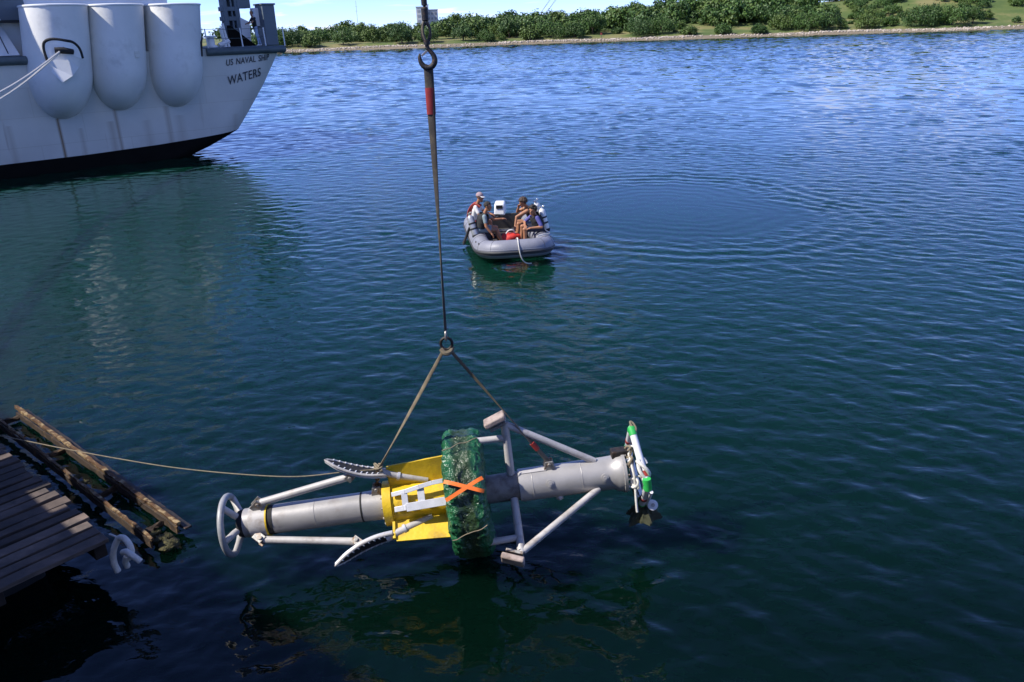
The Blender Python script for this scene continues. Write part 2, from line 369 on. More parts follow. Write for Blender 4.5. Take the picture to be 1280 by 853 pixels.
mx = N.new('ShaderNodeMix'); mx.data_type = 'RGBA'; mx.inputs[6].default_value = (.19, .155, .105, 1); L.new(ms.outputs[0], mx.inputs[0]); L.new(gr.outputs[0], mx.inputs[7]); L.new(mx.outputs[2], B.inputs['Base Color'])
B.inputs['Roughness'].default_value = .95
def grid_obj(name, xs, ys_off, matname):
    X, Dd = np.meshgrid(xs, ys_off, indexing='ij'); Y = shore_line(X) + Dd; Z = ground_z(X, Y)
    nx, ny = X.shape; idx = np.arange(nx * ny).reshape(nx, ny)
    q = np.stack([idx[:-1, :-1], idx[1:, :-1], idx[1:, 1:], idx[:-1, 1:]], -1).reshape(-1, 4)
    me = bpy.data.meshes.new(name); me.from_pydata(np.stack([X, Y, Z], -1).reshape(-1, 3).tolist(), [], q.tolist()); me.shade_smooth(); me.materials.append(M[matname])
    o = bpy.data.objects.new(name, me); COL.objects.link(o); return o
tag(grid_obj('far_shore', np.concatenate([np.arange(-1500, -260, 40), np.arange(-260, 330, 3.0), np.arange(330, 1600, 40)]),
    np.concatenate([[-8, -3, -1], np.arange(0, 16, 1.0), np.arange(16, 100, 5), [120, 160, 240, 400, 800, 1600, 4000]]), 'shore_ground'), 'low grassy bank of the far shore with a tan hill', kind='structure')

def leaf_crown(g, clumps, leaves, R, leaf, tri=False):
    """leaf-sized faces gathered in clumps through an uneven crown; R = half widths"""
    vs, fs = [], []
    for c in range(clumps):
        d = unit(g.normal(0, 1, 3)); d[2] = abs(d[2]) * 1.1 - .35; d = unit(d)
        cen = d * R * (g.uniform(.45, 1.0)) * V(1, 1, 1); cr = g.uniform(.18, .34) * R.mean()
        for _ in range(leaves):
            p = cen + g.normal(0, .55, 3) * cr
            n = unit(unit(p - cen) + g.normal(0, .6, 3) + V(0, 0, .4)); a, b = perp(n); s = leaf * g.uniform(.6, 1.25)
            a, b = a * s, b * s * .7; o = len(vs)
            if tri: vs += [p - a, p + a - b * 1.2, p + a * .6 + b * 1.6]; fs.append((o, o + 1, o + 2)); continue
            vs += [p - a, p - b, p + a, p + b]; fs.append((o, o + 1, o + 2, o + 3))
    return vs, fs
crown_sets = []; wood_sets = []
for i in range(7):
    g = np.random.default_rng(100 + i)
    R = V(*[(3.6, 3.4, 2.6), (4.6, 4.0, 2.7), (3.0, 3.0, 2.9), (5.4, 4.4, 2.5), (2.4, 2.4, 1.8), (3.4, 3.2, 3.3), (4.0, 3.6, 2.2)][i])
    vs, fs = leaf_crown(g, 60 + 6 * i % 20, 60, R, .19); crown_sets.append((np.array(vs), fs, R))
    vs, fs = leaf_crown(g, 38, 26, R, .32, True); wood_sets.append((np.array(vs), fs, R))
def crown_mesh(i, leaf):
    me = bpy.data.meshes.new('crown'); me.from_pydata(crown_sets[i][0].tolist(), [], crown_sets[i][1]); me.materials.append(M[leaf]); return me
crown_me = {(i, l): crown_mesh(i, l) for i in range(7) for l in ('leaf_a', 'leaf_b', 'leaf_c')}
def trunk_mesh(i):
    b = MB(); R = crown_sets[i][2]; g = np.random.default_rng(i)
    b.tube([(0, 0, -R[2] * 1.05), (.1, 0, -R[2] * .4), (.05, .1, R[2] * .3)], [.24, .18, .08], 7)
    for k in range(5):
        a = TAU * k / 5 + g.uniform(-.4, .4); b.tube([(.08, .02, -R[2] * .55), (math.cos(a) * R[0] * .3, math.sin(a) * R[1] * .3, 0), (math.cos(a) * R[0] * .6, math.sin(a) * R[1] * .6, R[2] * .35)], [.12, .08, .03], 5)
    o = b.build('trunk', 'trunk'); me = o.data; bpy.data.objects.remove(o); return me
trunk_me = [trunk_mesh(i) for i in range(7)]
def tree(name, label, cat, group, x, y, i, leaf, sc, rz, sz=1.0):
    R = crown_sets[i][2]; z = float(ground_z(np.float64(x), np.float64(y)))
    o = empty(name, label, cat, group, loc=(x, y, z - .15)); o.rotation_euler.z = rz; o.scale = (sc, sc, sc * sz)
    c = bpy.data.objects.new('crown', crown_me[(i, leaf)]); COL.objects.link(c); c.parent = o; c.location = (0, 0, R[2] * .72)
    t = bpy.data.objects.new('trunk', trunk_me[i]); COL.objects.link(t); t.parent = o; t.location = (0, 0, R[2] * .85)
    return o
ORD = 'first second third fourth fifth sixth seventh eighth ninth tenth eleventh twelfth thirteenth fourteenth fifteenth sixteenth seventeenth eighteenth nineteenth twentieth'.split()
def ordinal(i): return ORD[i] if i < 20 else ('twenty-' + ORD[i - 20] if i < 29 else 'thirtieth' if i == 29 else 'thirty-' + ORD[i - 30])
# bushes along the bank (x at the shore, metres inland, crown type, leaf, size, height stretch)
bank = [(-88, 9, 3, 'leaf_a', .95, 1.25), (-80, 12, 1, 'leaf_c', .9, 1.3), (-72, 8, 4, 'leaf_b', 1.1, 1.2), (-61, 11, 0, 'leaf_a', .95, 1.1), (-50, 14, 2, 'leaf_b', 1.0, 1.1), (-38, 9, 5, 'leaf_c', 1.05, 1.05), (-28, 10, 1, 'leaf_a', .8, 1.1),
 (-15, 12, 0, 'leaf_c', 1.0, 1.1), (-6, 8, 6, 'leaf_a', .8, 1.0), (3, 15, 5, 'leaf_c', 1.1, 1.1), (11, 8, 4, 'leaf_b', 1.25, 1.0), (19, 11, 3, 'leaf_a', .95, 1.2), (28, 9, 6, 'leaf_c', .95, 1.15), (36, 16, 5, 'leaf_a', 1.2, 1.1),
 (53, 9, 3, 'leaf_c', .95, 1.25), (62, 12, 1, 'leaf_a', 1.0, 1.15), (71, 7, 4, 'leaf_b', 1.0, .9), (84, 7, 4, 'leaf_a', 1.05, .95), (97, 6, 4, 'leaf_c', 1.1, .8), (107, 12, 6, 'leaf_b', 1.05, 1.05), (116, 9, 3, 'leaf_a', 1.0, 1.25),
 (124, 11, 0, 'leaf_c', 1.15, 1.1), (138, 9, 6, 'leaf_b', 1.0, 1.1), (147, 12, 4, 'leaf_a', 1.0, 1.0), (157, 10, 3, 'leaf_c', 1.05, 1.3), (166, 9, 1, 'leaf_a', 1.0, 1.25), (174, 12, 5, 'leaf_c', .95, 1.0), (183, 20, 2, 'leaf_b', .7, .8), (197, 8, 6, 'leaf_c', .95, 1.1), (206, 11, 3, 'leaf_a', 1.1, 1.2)]
for i, (x, d, ci, leaf, sc, sz) in enumerate(bank):
    tree('shore_bush', f'rounded green bush on the far bank, {ordinal(i)} from the left above the rocks', 'bush', 'bushes along the far bank', x, float(shore_line(np.float64(x))) + d, ci, leaf, sc * 1.2, i * 1.7, sz)
# the wood behind reads as one mass
g = np.random.default_rng(55); vs, fs, wood_mi = [], [], []
def plant(x, d, ci, sc, zoff=0.0):
    cv, cf, R = wood_sets[ci]; y = float(shore_line(np.float64(x))) + d; z = float(ground_z(np.float64(x), np.float64(y)))
    a = g.uniform(0, TAU); c, s = math.cos(a), math.sin(a)
    p = cv
    q = np.stack([p[:, 0] * c - p[:, 1] * s, p[:, 0] * s + p[:, 1] * c, p[:, 2] + R[2] * .75], 1) * sc + V(x, y, z + zoff)
    o = len(vs); vs.extend(q.tolist()); fs.extend([tuple(k + o for k in f) for f in cf]); wood_mi.extend([int(g.integers(0, 3))] * len(cf))
for i in range(150):
    x = g.uniform(-12, 132); d = g.uniform(22, 62)
    if 62 < x < 84 and d < 40: continue
    plant(x, d, int(g.integers(0, 7)), g.uniform(1.0, 1.5) * (1.15 if 40 < x < 105 else .95))
for i in range(60): plant(g.uniform(-115, 5), g.uniform(24, 85), int(g.integers(0, 7)), g.uniform(.8, 1.25))
for i in range(860):
    x = g.uniform(-112, 225); d = g.uniform(9, 66); keep = mnoise.noise(Vector((x * .035, d * .05, 3.3))) + .12 * math.sin(x * .4)
    if keep < (-.20 if x < 105 else .06): continue
    plant(x, d, int(g.integers(0, 7)), g.uniform(.3, .72), -.3)
for i in range(46): plant(g.uniform(95, 205), g.uniform(60, 80) - (0 if g.uniform() < .8 else 30), int(g.integers(0, 7)), g.uniform(.7, 1.1))
for i in range(40): plant(g.uniform(-420, 520), g.uniform(110, 190), int(g.integers(0, 7)), g.uniform(1.4, 2.2))
me = bpy.data.meshes.new('woodland'); me.from_pydata(vs, [], fs); [me.materials.append(M[k]) for k in ('leaf_c', 'leaf_a', 'leaf_b')]; me.polygons.foreach_set('material_index', wood_mi); o = bpy.data.objects.new('woodland', me); COL.objects.link(o)
tag(o, 'dense dark green wood behind the bushes of the far shore', 'trees', kind='stuff')
# riprap at the waterline
vs, fs = [], []
ico = [(0, 0, 1), (.89, 0, .45), (.28, .85, .45), (-.72, .53, .45), (-.72, -.53, .45), (.28, -.85, .45), (.72, .53, -.45), (-.28, .85, -.45), (-.89, 0, -.45), (-.28, -.85, -.45), (.72, -.53, -.45), (0, 0, -1)]
icf = [(0, 1, 2), (0, 2, 3), (0, 3, 4), (0, 4, 5), (0, 5, 1), (1, 6, 2), (2, 7, 3), (3, 8, 4), (4, 9, 5), (5, 10, 1), (2, 6, 7), (3, 7, 8), (4, 8, 9), (5, 9, 10), (1, 10, 6), (6, 11, 7), (7, 11, 8), (8, 11, 9), (9, 11, 10), (10, 11, 6)]
for i in range(3000):
    x = g.uniform(-125, 240); dens = .35 + .65 * (math.sin(x * .09) * math.sin(x * .031 + 2) > -.15)
    if g.uniform() > dens: continue
    d = abs(g.normal(2.9 + .8 * math.sin(x * .11), .6)); s = g.uniform(.14, .36) * (1.5 if g.uniform() < .08 else 1); y = float(shore_line(np.float64(x))) + d; z = float(ground_z(np.float64(x), np.float64(y)))
    o = len(vs); vs.extend([(x + p[0] * s * g.uniform(.8, 1.3), y + p[1] * s, z + p[2] * s * .8 + .1) for p in ico]); fs.extend([tuple(k + o for k in f) for f in icf])
me = bpy.data.meshes.new('shore_rocks'); me.from_pydata(vs, [], fs); me.materials.append(M['rock']); o = bpy.data.objects.new('shore_rocks', me); COL.objects.link(o)
tag(o, 'pale broken rocks along the waterline of the far shore', 'rocks', kind='stuff')

mat('window_mid', (.16, .17, .2), .3)
# far buildings and masts
def far_building(label, x, y, blocks, group=None):
    r = empty('far_building', label, 'building', group, loc=(x, y, 0))
    for bx, by, w, d, h, mt, cols, rows in blocks:
        b = MB(); b.box((bx, by, h / 2), (w, d, h)); wall = b.build('wall', mt, r, smooth=False)
        b = MB(); b.box((bx, by, h + .25), (w + .5, d + .5, .5)); b.build('roof', 'building_grey', r, smooth=False)
        for i in range(cols):
            for j in range(rows):
                wx = bx - w / 2 + (i + .5) * w / cols; wz = h - 2.2 - j * 3.4
                q = MB(); q.box((wx, by - d / 2 - .04, wz), (w / cols * .55, .2, 1.5)); q.build('window', 'building_grey' if mt == 'building_white' else 'window_mid', r, smooth=False)
    return r
far_building('pale tower block rising above the trees behind the hook', -57, 620, [(0, 0, 7, 9, 21.5, 'building_white', 2, 3), (7.5, 2, 7, 8, 19.5, 'building_grey', 3, 2), (3, 4, 3, 3, 23.0, 'building_white', 0, 0)])
far_building('small white building on the hill crest above the right shore', 193, 560, [(0, 0, 10, 8, 24.5, 'building_white', 4, 1), (0, 1, 4, 5, 27.0, 'building_white', 2, 1)])
r = empty('radio_mast', 'thin radio mast standing behind the trees left of the hook', 'mast', loc=(-107, 640, 0))
b = MB(); b.tube([(0, 0, 0), (0, 0, 28)], [.22, .10], 6); b.build('pole', 'building_grey', r)
for z_, w_ in ((21, 1.2), (24, .9)): b = MB(); b.bar((-w_, 0, z_), (w_, 0, z_), .12, .12); b.build('cross_arm', 'building_grey', r)
for k, (x0, x1) in enumerate(((28, 33), (32, 37))):
    b = MB(); b.tube([(0, 0, 0), (6.5, 0, 8.5)], [.20, .12], 6); b.tube([(0, 0, 0), (6.5, 0, 7.5)], .07, 4)
    for q in range(6): b.tube([(q * 1.05 + .5, 0, q * 1.33 + .5), (q * 1.05 + 1.2, 0, q * 1.2 + 1.2)], .05, 4)
    o = b.build('distant_crane_jib', 'building_grey'); o.location = (x0, 600, 14); o.location.z = 15.5
    tag(o, ['left', 'right'][k] + ' of two faint crane jibs above the far treeline', 'crane', 'distant crane jibs')
    b = MB(); b.tube([(0, 0, -15.5), (0, 0, .3)], .3, 6); b.build('tower', 'building_grey', o)
b = MB(); b.tube([(0, 0, 0), (0, 0, 3.2)], [.14, .12], 8); r = empty('marker_post', 'tan marker post at the waterline of the far shore', 'post', loc=(37.5, float(shore_line(np.float64(37.5))) + .5, 0)); b.build('post', 'rope_tan', r)
b = MB(); b.box((0, -.1, 2.8), (.7, .06, .7)); b.build('board', 'cloth_red', r)

# ------------------------------------------------------------------ naval ship (x along the hull to the stern, y inboard, z up)
a40 = math.radians(40); SU = V(math.cos(a40), math.sin(a40), 0); SV = V(-SU[1], SU[0], 0); SO = V(-24.2, 38.5, 0)
ship = empty('naval_ship', 'grey naval survey ship moored with its stern to the right', 'ship', mat=frame(SO, SU, SV, (0, 0, 1)))
m, N, L, B = nodes_of('hull_paint')
tch = N.new('ShaderNodeTexCoord'); mph = N.new('ShaderNodeMapping'); mph.inputs['Scale'].default_value = (1.6, 1, .10); L.new(tch.outputs['Object'], mph.inputs[0])
h1 = N.new('ShaderNodeTexNoise'); h1.inputs['Scale'].default_value = 1.4; h1.inputs['Detail'].default_value = 7; h1.inputs['Roughness'].default_value = .62; L.new(mph.outputs[0], h1.inputs[0])
h2 = N.new('ShaderNodeTexNoise'); h2.inputs['Scale'].default_value = .55; h2.inputs['Detail'].default_value = 5; L.new(tch.outputs['Object'], h2.inputs[0])
hr = N.new('ShaderNodeValToRGB'); e = hr.color_ramp.elements; e[0].position = .3; e[0].color = (.57, .56, .50, 1); e[1].position = .75; e[1].color = (.67, .66, .59, 1); L.new(h2.outputs[0], hr.inputs[0])
rm = N.new('ShaderNodeMapRange'); rm.inputs[1].default_value = .63; rm.inputs[2].default_value = .80; L.new(h1.outputs[0], rm.inputs[0])
hs = N.new('ShaderNodeSeparateXYZ'); L.new(tch.outputs['Object'], hs.inputs[0])
low = N.new('ShaderNodeMapRange'); low.inputs[1].default_value = 3.3; low.inputs[2].default_value = 1.6; low.inputs[3].default_value = 0; low.inputs[4].default_value = .7; L.new(hs.outputs[2], low.inputs[0])
def m3(op, *a):
    n = N.new('ShaderNodeMath'); n.operation = op
    for i, v in enumerate(a):
        if isinstance(v, (int, float)): n.inputs[i].default_value = v
        else: L.new(v, n.inputs[i])
    return n.outputs[0]
streak = m3('MULTIPLY', rm.outputs[0], low.outputs[0])
for tx, top, wd, amt in ((3.05, 2.55, .11, 1.0), (5.75, 2.9, .14, .6), (5.45, 2.2, .26, .35), (8.3, 2.7, .20, .4), (8.9, 2.2, .35, .22), (4.0, 2.0, .16, .3), (7.2, 2.1, .3, .2), (.9, 2.4, .2, .25), (12.0, 2.0, .25, .18)):
    near_t = m3('SUBTRACT', 1.0, m3('MINIMUM', m3('DIVIDE', m3('ABSOLUTE', m3('SUBTRACT', m3('ADD', hs.outputs[0], m3('MULTIPLY', h1.outputs[0], .08)), tx + .04)), wd), 1.0))
    streak = m3('MAXIMUM', streak, m3('MULTIPLY', m3('MULTIPLY', near_t, m3('LESS_THAN', hs.outputs[2], top)), amt))
cxy = N.new('ShaderNodeCombineXYZ'); L.new(hs.outputs[0], cxy.inputs[0]); L.new(hs.outputs[2], cxy.inputs[1])
bk = N.new('ShaderNodeTexBrick'); L.new(cxy.outputs[0], bk.inputs[0]); bk.inputs['Scale'].default_value = 1; bk.inputs['Brick Width'].default_value = 4.2; bk.inputs['Row Height'].default_value = 1.35; bk.inputs['Mortar Size'].default_value = .018; bk.inputs['Mortar Smooth'].default_value = .3
bk.inputs['Color1'].default_value = (1, 1, 1, 1); bk.inputs['Color2'].default_value = (.94, .95, .95, 1); bk.inputs['Mortar'].default_value = (.88, .87, .84, 1)
hk = N.new('ShaderNodeMix'); hk.data_type = 'RGBA'; hk.blend_type = 'MULTIPLY'; hk.inputs[0].default_value = 1; L.new(hr.outputs[0], hk.inputs[6]); L.new(bk.outputs[0], hk.inputs[7])
hm = N.new('ShaderNodeMix'); hm.data_type = 'RGBA'; L.new(streak, hm.inputs[0]); L.new(hk.outputs[2], hm.inputs[6]); hm.inputs[7].default_value = (.20, .12, .05, 1)
L.new(hm.outputs[2], B.inputs['Base Color']); B.inputs['Roughness'].default_value = .5
hb = N.new('ShaderNodeBump'); hb.inputs['Distance'].default_value = .03; L.new(h2.outputs[0], hb.inputs['Height']); L.new(hb.outputs[0], B.inputs['Normal'])

ZT = [(-1.5, 6.0), (-.03, 8.98), (.41, 10.39), (1.05, 12.2), (2.0, 13.0), (3.46, 14.15), (5.04, 15.2), (5.45, 15.5)]
def tend(z): return float(np.interp(z, [p[0] for p in ZT], [p[1] for p in ZT]))
def zboot(t): return float(np.interp(t, [-60, 0, 4, 7.65, 10, 12.2], [.66, .66, .69, .80, .93, 1.10]))
T0, BEAM = -70.0, 16.0
ss = np.concatenate([np.linspace(0, .80, 12), np.linspace(.82, 1, 26)])
def hull_rows(zfun):
    rows = []
    for zf in zfun:
        row = []
        ze = zf(12.0); te = tend(ze)
        for s_ in ss:
            t = T0 + (te - T0) * s_; z = zf(t); yy = .55 * max(0, (t - (te - 1.3)) / 1.3) ** 2 + max(0, 1.2 - z) * .06
            row.append((t, yy, z))
        rows.append(row)
    return rows
def loft(rows, mt, name):
    b = MB(); n = len(rows[0]); vs = [p for r in rows for p in r]; off = len(vs)
    fs = [(j * n + i, j * n + i + 1, (j + 1) * n + i + 1, (j + 1) * n + i) for j in range(len(rows) - 1) for i in range(n - 1)]
    b.add(vs, fs)
    far_ = [(p[0], BEAM - p[1], p[2]) for p in vs]; b.add(far_, [f[::-1] for f in fs])
    e1 = [r[-1] for r in rows]; b.add(e1 + [(p[0], BEAM - p[1], p[2]) for p in e1], [(j, j + len(e1), j + 1 + len(e1), j + 1) for j in range(len(e1) - 1)])
    return b.build(name, mt, ship, angle=50)
loft(hull_rows([lambda t, k=k: zboot(t) + (5.45 - zboot(t)) * k / 14 for k in range(15)]), 'hull_paint', 'hull')
loft(hull_rows([lambda t, k=k: -1.5 + (zboot(t) + 1.5) * k / 8 for k in range(9)]), 'ship_black', 'hull_bottom')
b = MB(); b.box(((T0 + 15.3) / 2, BEAM / 2, 5.42), (15.3 - T0 - .2, BEAM - .3, .12)); b.build('deck', 'ship_deck', ship, smooth=False)
for t0, t1 in ((T0, 2.55), (10.9, 15.55)):
    b = MB(); b.tube([(t0, -.05, 5.28), (t1 - .9, -.05, 5.28), (t1, .38 if t1 > 10 else -.05, 5.27)], .20, 12); b.build('rub_rail', 'rail_grey', ship)
# the three cable fairings on the side
LEAN = .13
def fairing(tc_, rad, top, bot):
    b = MB(); vs, n = [], 30; prof = []
    for k in range(15):
        th = k / 14 * math.pi / 2; prof.append((rad * math.sin(th), bot + rad * 1.45 * (1 - math.cos(th))))
    zt = prof[-1][1]; prof += [(rad, zt + (top - zt) * k / 6) for k in range(1, 7)]
    for r_, z in prof:
        c = (tc_ + (z - 4.4) * LEAN, .25 + .0 * z)
        for k in range(n):
            th = TAU * k / n; vs.append((c[0] + r_ * math.cos(th), c[1] + r_ * 1.25 * math.sin(th), z))
    fs = [(j * n + i, j * n + (i + 1) % n, (j + 1) * n + (i + 1) % n, (j + 1) * n + i) for j in range(len(prof) - 1) for i in range(n)]
    fs.append(tuple((len(prof) - 1) * n + k for k in range(n)))
    b.add(vs, fs); o = b.build('cable_fairing', 'fairing_paint', ship, angle=60); return o
mat('fairing_paint', (.74, .73, .68), .5, 0, .07, .9, .006, 5, (.54, .53, .48), (.55, .75))
fair = [fairing(3.63, 1.45, 7.65, 2.48), fairing(6.30, 1.36, 7.58, 2.66), fairing(9.16, 1.36, 7.58, 2.60)]
for tc_, rad, o in ((3.63, 1.45, fair[0]), (6.30, 1.36, fair[1]), (9.16, 1.36, fair[2])):
    b = MB(); z = 7.62; b.tube([(tc_ + (z - 4.4) * LEAN + (rad + .0) * math.cos(t), .25 + rad * 1.25 * math.sin(t), z) for t in np.linspace(0, TAU, 40)[:-1]], .05, 6, closed=True); b.build('rim', 'ship_white', o)
def on_fairing(tc_, rad, t, z, out=0.0):
    c = tc_ + (z - 4.4) * LEAN; u = max(-1, min(1, (t - c) / rad)); return V(t, .25 - rad * 1.25 * math.sqrt(max(0, 1 - u * u)) - out, z)
# mooring port in the first fairing
f0 = lambda t, z, o=0.: on_fairing(3.63, 1.45, t, z, o)
arch = [(2.95, 5.25), (2.93, 5.75), (3.02, 6.05), (3.3, 6.16), (3.8, 6.08), (4.15, 5.98), (4.38, 5.70), (4.45, 5.28)]
b = MB(); b.tube(spline([f0(t, z, .02) for t, z in arch], 5), .07, 8); b.build('port_rim', 'black_rubber', fair[0])
b = MB(); P = spline([V(t, z, 0) for t, z in arch], 4); top = [f0(p[0], p[1], .05) for p in P]; cenp = f0(3.68, 5.6, .12)
b.add([cenp] + top + [f0(4.4, 5.25, .03), f0(2.97, 5.25, .03)], [(0, i + 1, i) for i in range(1, len(top) + 1)] + [(0, len(top) + 2, len(top) + 1)]); b.build('port_plate', 'ship_white', fair[0])
b = MB(); b.tube([f0(3.3, 5.68, .07), f0(3.65, 5.66, .07), f0(4.05, 5.58, .07)], [.14, .17, .13], 10, flat=.9); b.build('port_slot', 'black_rubber', fair[0])
lipP = [(2.72, 5.22, .03), (3.72, 5.24, .34), (4.02, 4.90, .52), (3.72, 4.55, .34), (3.30, 4.28, .12)]
b = MB(); b.add([f0(t, z, -.05) for t, z, o_ in lipP] + [f0(t, z, o_) for t, z, o_ in lipP], [(9, 8, 7, 6, 5), (0, 1, 6, 5), (1, 2, 7, 6), (2, 3, 8, 7), (3, 4, 9, 8), (4, 0, 5, 9)]); b.build('port_lip', 'ship_white', fair[0], smooth=False, bevel=.02)
b = MB(); b.box(on_fairing(6.3, 1.36, 6.95, 5.35, .02), (.22, .1, .3)); b.build('step', 'hull_paint', fair[1])
b = MB(); b.tube([on_fairing(9.16, 1.36, 10.35, 5.1, .02), on_fairing(9.16, 1.36, 10.4, 5.8, .05), on_fairing(9.16, 1.36, 10.62, 6.0, .05)], .06, 8); b.build('port_rim', 'black_rubber', fair[2])
# hull lettering
def lettering(txt, t0, z0, t1, z1, h, shear):
    cu = bpy.data.curves.new('lettering', 'FONT'); cu.body = txt; cu.size = 1; cu.shear = shear; cu.extrude = 0.004; cu.offset = .009; cu.space_word = 1.35; cu.space_character = 1.06
    tmp = bpy.data.objects.new('tmp', cu); COL.objects.link(tmp); dg = bpy.context.evaluated_depsgraph_get(); dg.update()
    me = bpy.data.meshes.new_from_object(tmp.evaluated_get(dg)); bpy.data.objects.remove(tmp)
    co = np.zeros(len(me.vertices) * 3, np.float32); me.vertices.foreach_get('co', co); co = co.reshape(-1, 3)
    w = co[:, 0].max() - co[:, 0].min(); hh = co[:, 1].max(); x = (co[:, 0] - co[:, 0].min()) / w; y = co[:, 1] / hh; zz = co[:, 2].copy()
    tt = t0 + x * (t1 - t0); zl = z0 + x * (z1 - z0) + y * h; te_ = np.array([tend(q) for q in zl])
    out = np.stack([tt, .55 * np.maximum(0, (tt - (te_ - 1.3)) / 1.3) ** 2 - .03 - zz, zl], 1); me.vertices.foreach_set('co', out.astype(np.float32).ravel())
    me.materials.clear(); me.materials.append(M['letter_dark']); o = bpy.data.objects.new('lettering', me); COL.objects.link(o); o.parent = ship; o['label'] = 'dark ship name lettering on the stern quarter'
    return o
lettering('US NAVAL SHIP', 11.9, 4.55, 14.5, 4.74, .31, .22)
lettering('WATERS', 11.85, 3.55, 13.85, 3.92, .44, .12)
# superstructure (most of it above the frame, seen in the water) and the after-deck gear
def sbox(name, c, d, mt, bev=.03): b = MB(); b.box(c, d); return b.build(name, mt, ship, smooth=False, bevel=bev)
dh = sbox('deckhouse', (-13.5, 8.0, 9.0), (46, 12.6, 7.1), 'ship_white')
for i in range(8): b = MB(); b.box((-30 + i * 5, 1.66, 10.6), (1.2, .1, .9)); b.build('window', 'window_dark', dh, smooth=False)
dh2 = sbox('deckhouse', (-18, 9.5, 15.4), (34, 9, 5.6), 'ship_white'); sbox('funnel', (-6, 8.2, 19.0), (5, 4, 4.0), 'ship_grey')
b = MB(); b.tube([(-18, 8.2, 17), (-18, 8.2, 27)], [.35, .15], 10); b.bar((-18, 5.5, 23), (-18, 10.9, 23), .2, .2); b.build('mast', 'ship_white', ship)
# sloping locker with ladder at the left edge, dark vent behind it
b = MB(); b.hexa([(-2.5, .6, 5.5), (2.25, .6, 5.5), (2.25, 2.1, 5.5), (-2.5, 2.1, 5.5), (-2.5, 1.7, 7.0), (1.9, 1.7, 7.0), (1.9, 2.1, 7.0), (-2.5, 2.1, 7.0)]); lk = b.build('sloping_locker', 'ship_white', ship, smooth=False, bevel=.03)
b = MB()
for t in (.55, 1.15):
    b.tube([(t, .42, 5.55), (t - .1, 1.55, 7.05)], .025, 6)
for k in range(5): s_ = k / 4; b.tube([(.55 - .1 * s_, .5 + 1.0 * s_, 5.75 + 1.1 * s_), (1.15 - .1 * s_, .5 + 1.0 * s_, 5.75 + 1.1 * s_)], .02, 6)
b.build('ladder', 'letter_dark', ship)
b = MB(); b.tube([(1.75, .5, 5.6), (1.62, 1.1, 6.6)], .025, 6); b.build('grab_rail', 'letter_dark', ship)
b = MB(); b.hexa([(1.7, 1.5, 7.05), (3.2, 1.5, 7.05), (3.2, 3, 7.05), (1.7, 3, 7.05), (1.35, 1.5, 8.6), (3.0, 1.5, 8.6), (3.0, 3, 8.6), (1.35, 3, 8.6)]); b.build('vent_trunk', 'ship_grey', ship, smooth=False, bevel=.03)
b = MB(); b.box((2.0, 1.4, 7.0), (1.6, 1.6, .1)); b.build('walkway_edge', 'black_rubber', ship, smooth=False)
b = MB()
for k in range(3): b.tube([(.2 + .4 * k, 1.2, 7.0), (.9 + .4 * k, 1.2, 8.8)], .05, 6); b.tube([(1.1 + .4 * k, 1.2, 7.0), (.2 + .4 * k, 1.2, 8.8)], .035, 6)
b.build('brace', 'ship_white', ship)
for t, w in ((4.6, .9), (5.9, .35), (6.6, .35), (7.5, 1.1), (8.8, .4), (9.6, .7)):
    b = MB(); b.box((t, 2.2, 7.6), (w, .8, 1.3 + .2 * math.sin(t * 9))); b.build('deck_locker', 'ship_white', ship, smooth=False, bevel=.03)
# aft tower: grey frame with lattice openings
b = MB()
X0, X1, Yt = 12.75, 13.55, 1.6
b.box((X0 + .12, Yt, 7.2), (.24, .5, 3.4)); b.box((X1, Yt, 7.2), (.26, .5, 3.4)); b.box((X0 + .5, Yt, 7.5), (.10, .4, 2.6))
for z in (5.75, 6.35, 6.95, 7.45, 8.2): b.box(((X0 + X1) / 2, Yt, z), (X1 - X0 + .2, .46, .22))
b.tube([(X0, Yt, 5.9), (X1, Yt, 6.9)], .06, 6); tower = b.build('stern_tower', 'ship_grey', ship, smooth=False, bevel=.015)
b = MB(); b.box((13.35, 1.9, 7.0), (.7, .3, 3.0)); b.build('panel', 'ship_grey', tower, smooth=False)
b = MB(); b.box((13.95, 1.7, 7.75), (.75, .8, .55)); b.build('platform', 'ship_grey', tower, smooth=False, bevel=.02)
b = MB(); b.hexa([(13.55, 1.25, 5.5), (14.05, 1.25, 5.5), (14.05, 1.4, 5.5), (13.55, 1.4, 5.5), (13.62, 1.25, 7.0), (14.12, 1.25, 6.75), (14.12, 1.4, 6.75), (13.62, 1.4, 7.0)]); b.build('screen', 'ship_white', ship, smooth=False)
b = MB(); b.hexa([(12.7, .9, 5.5), (14.2, .9, 5.5), (14.2, 1.1, 5.5), (12.7, 1.1, 5.5), (12.7, .9, 6.6), (12.8, .9, 6.6), (12.8, 1.1, 6.6), (12.7, 1.1, 6.6)]); b.build('brace_plate', 'ship_black', ship, smooth=False)
b = MB(); b.box((15.05, 1.1, 6.55), (.72, 1.0, 2.1)); pb = b.build('grey_locker', 'ship_grey', ship, smooth=False, bevel=.02)
b = MB(); b.box((15.05, 1.1, 7.65), (.82, 1.1, .09)); b.build('lid', 'rail_grey', pb, smooth=False)
b = MB(); b.box((14.55, 1.4, 7.0), (.28, .5, .95)); b.build('control_box', 'ship_white', ship, smooth=False, bevel=.02)
b = MB(); b.tube([(11.6, .9, 5.5), (11.6, .9, 5.6), (11.6, .9, 5.62), (11.6, .9, 6.0), (11.6, .9, 6.02), (11.6, .9, 6.1)], [.32, .32, .2, .2, .32, .32], 16); b.build('winch_drum', 'ship_white', ship)
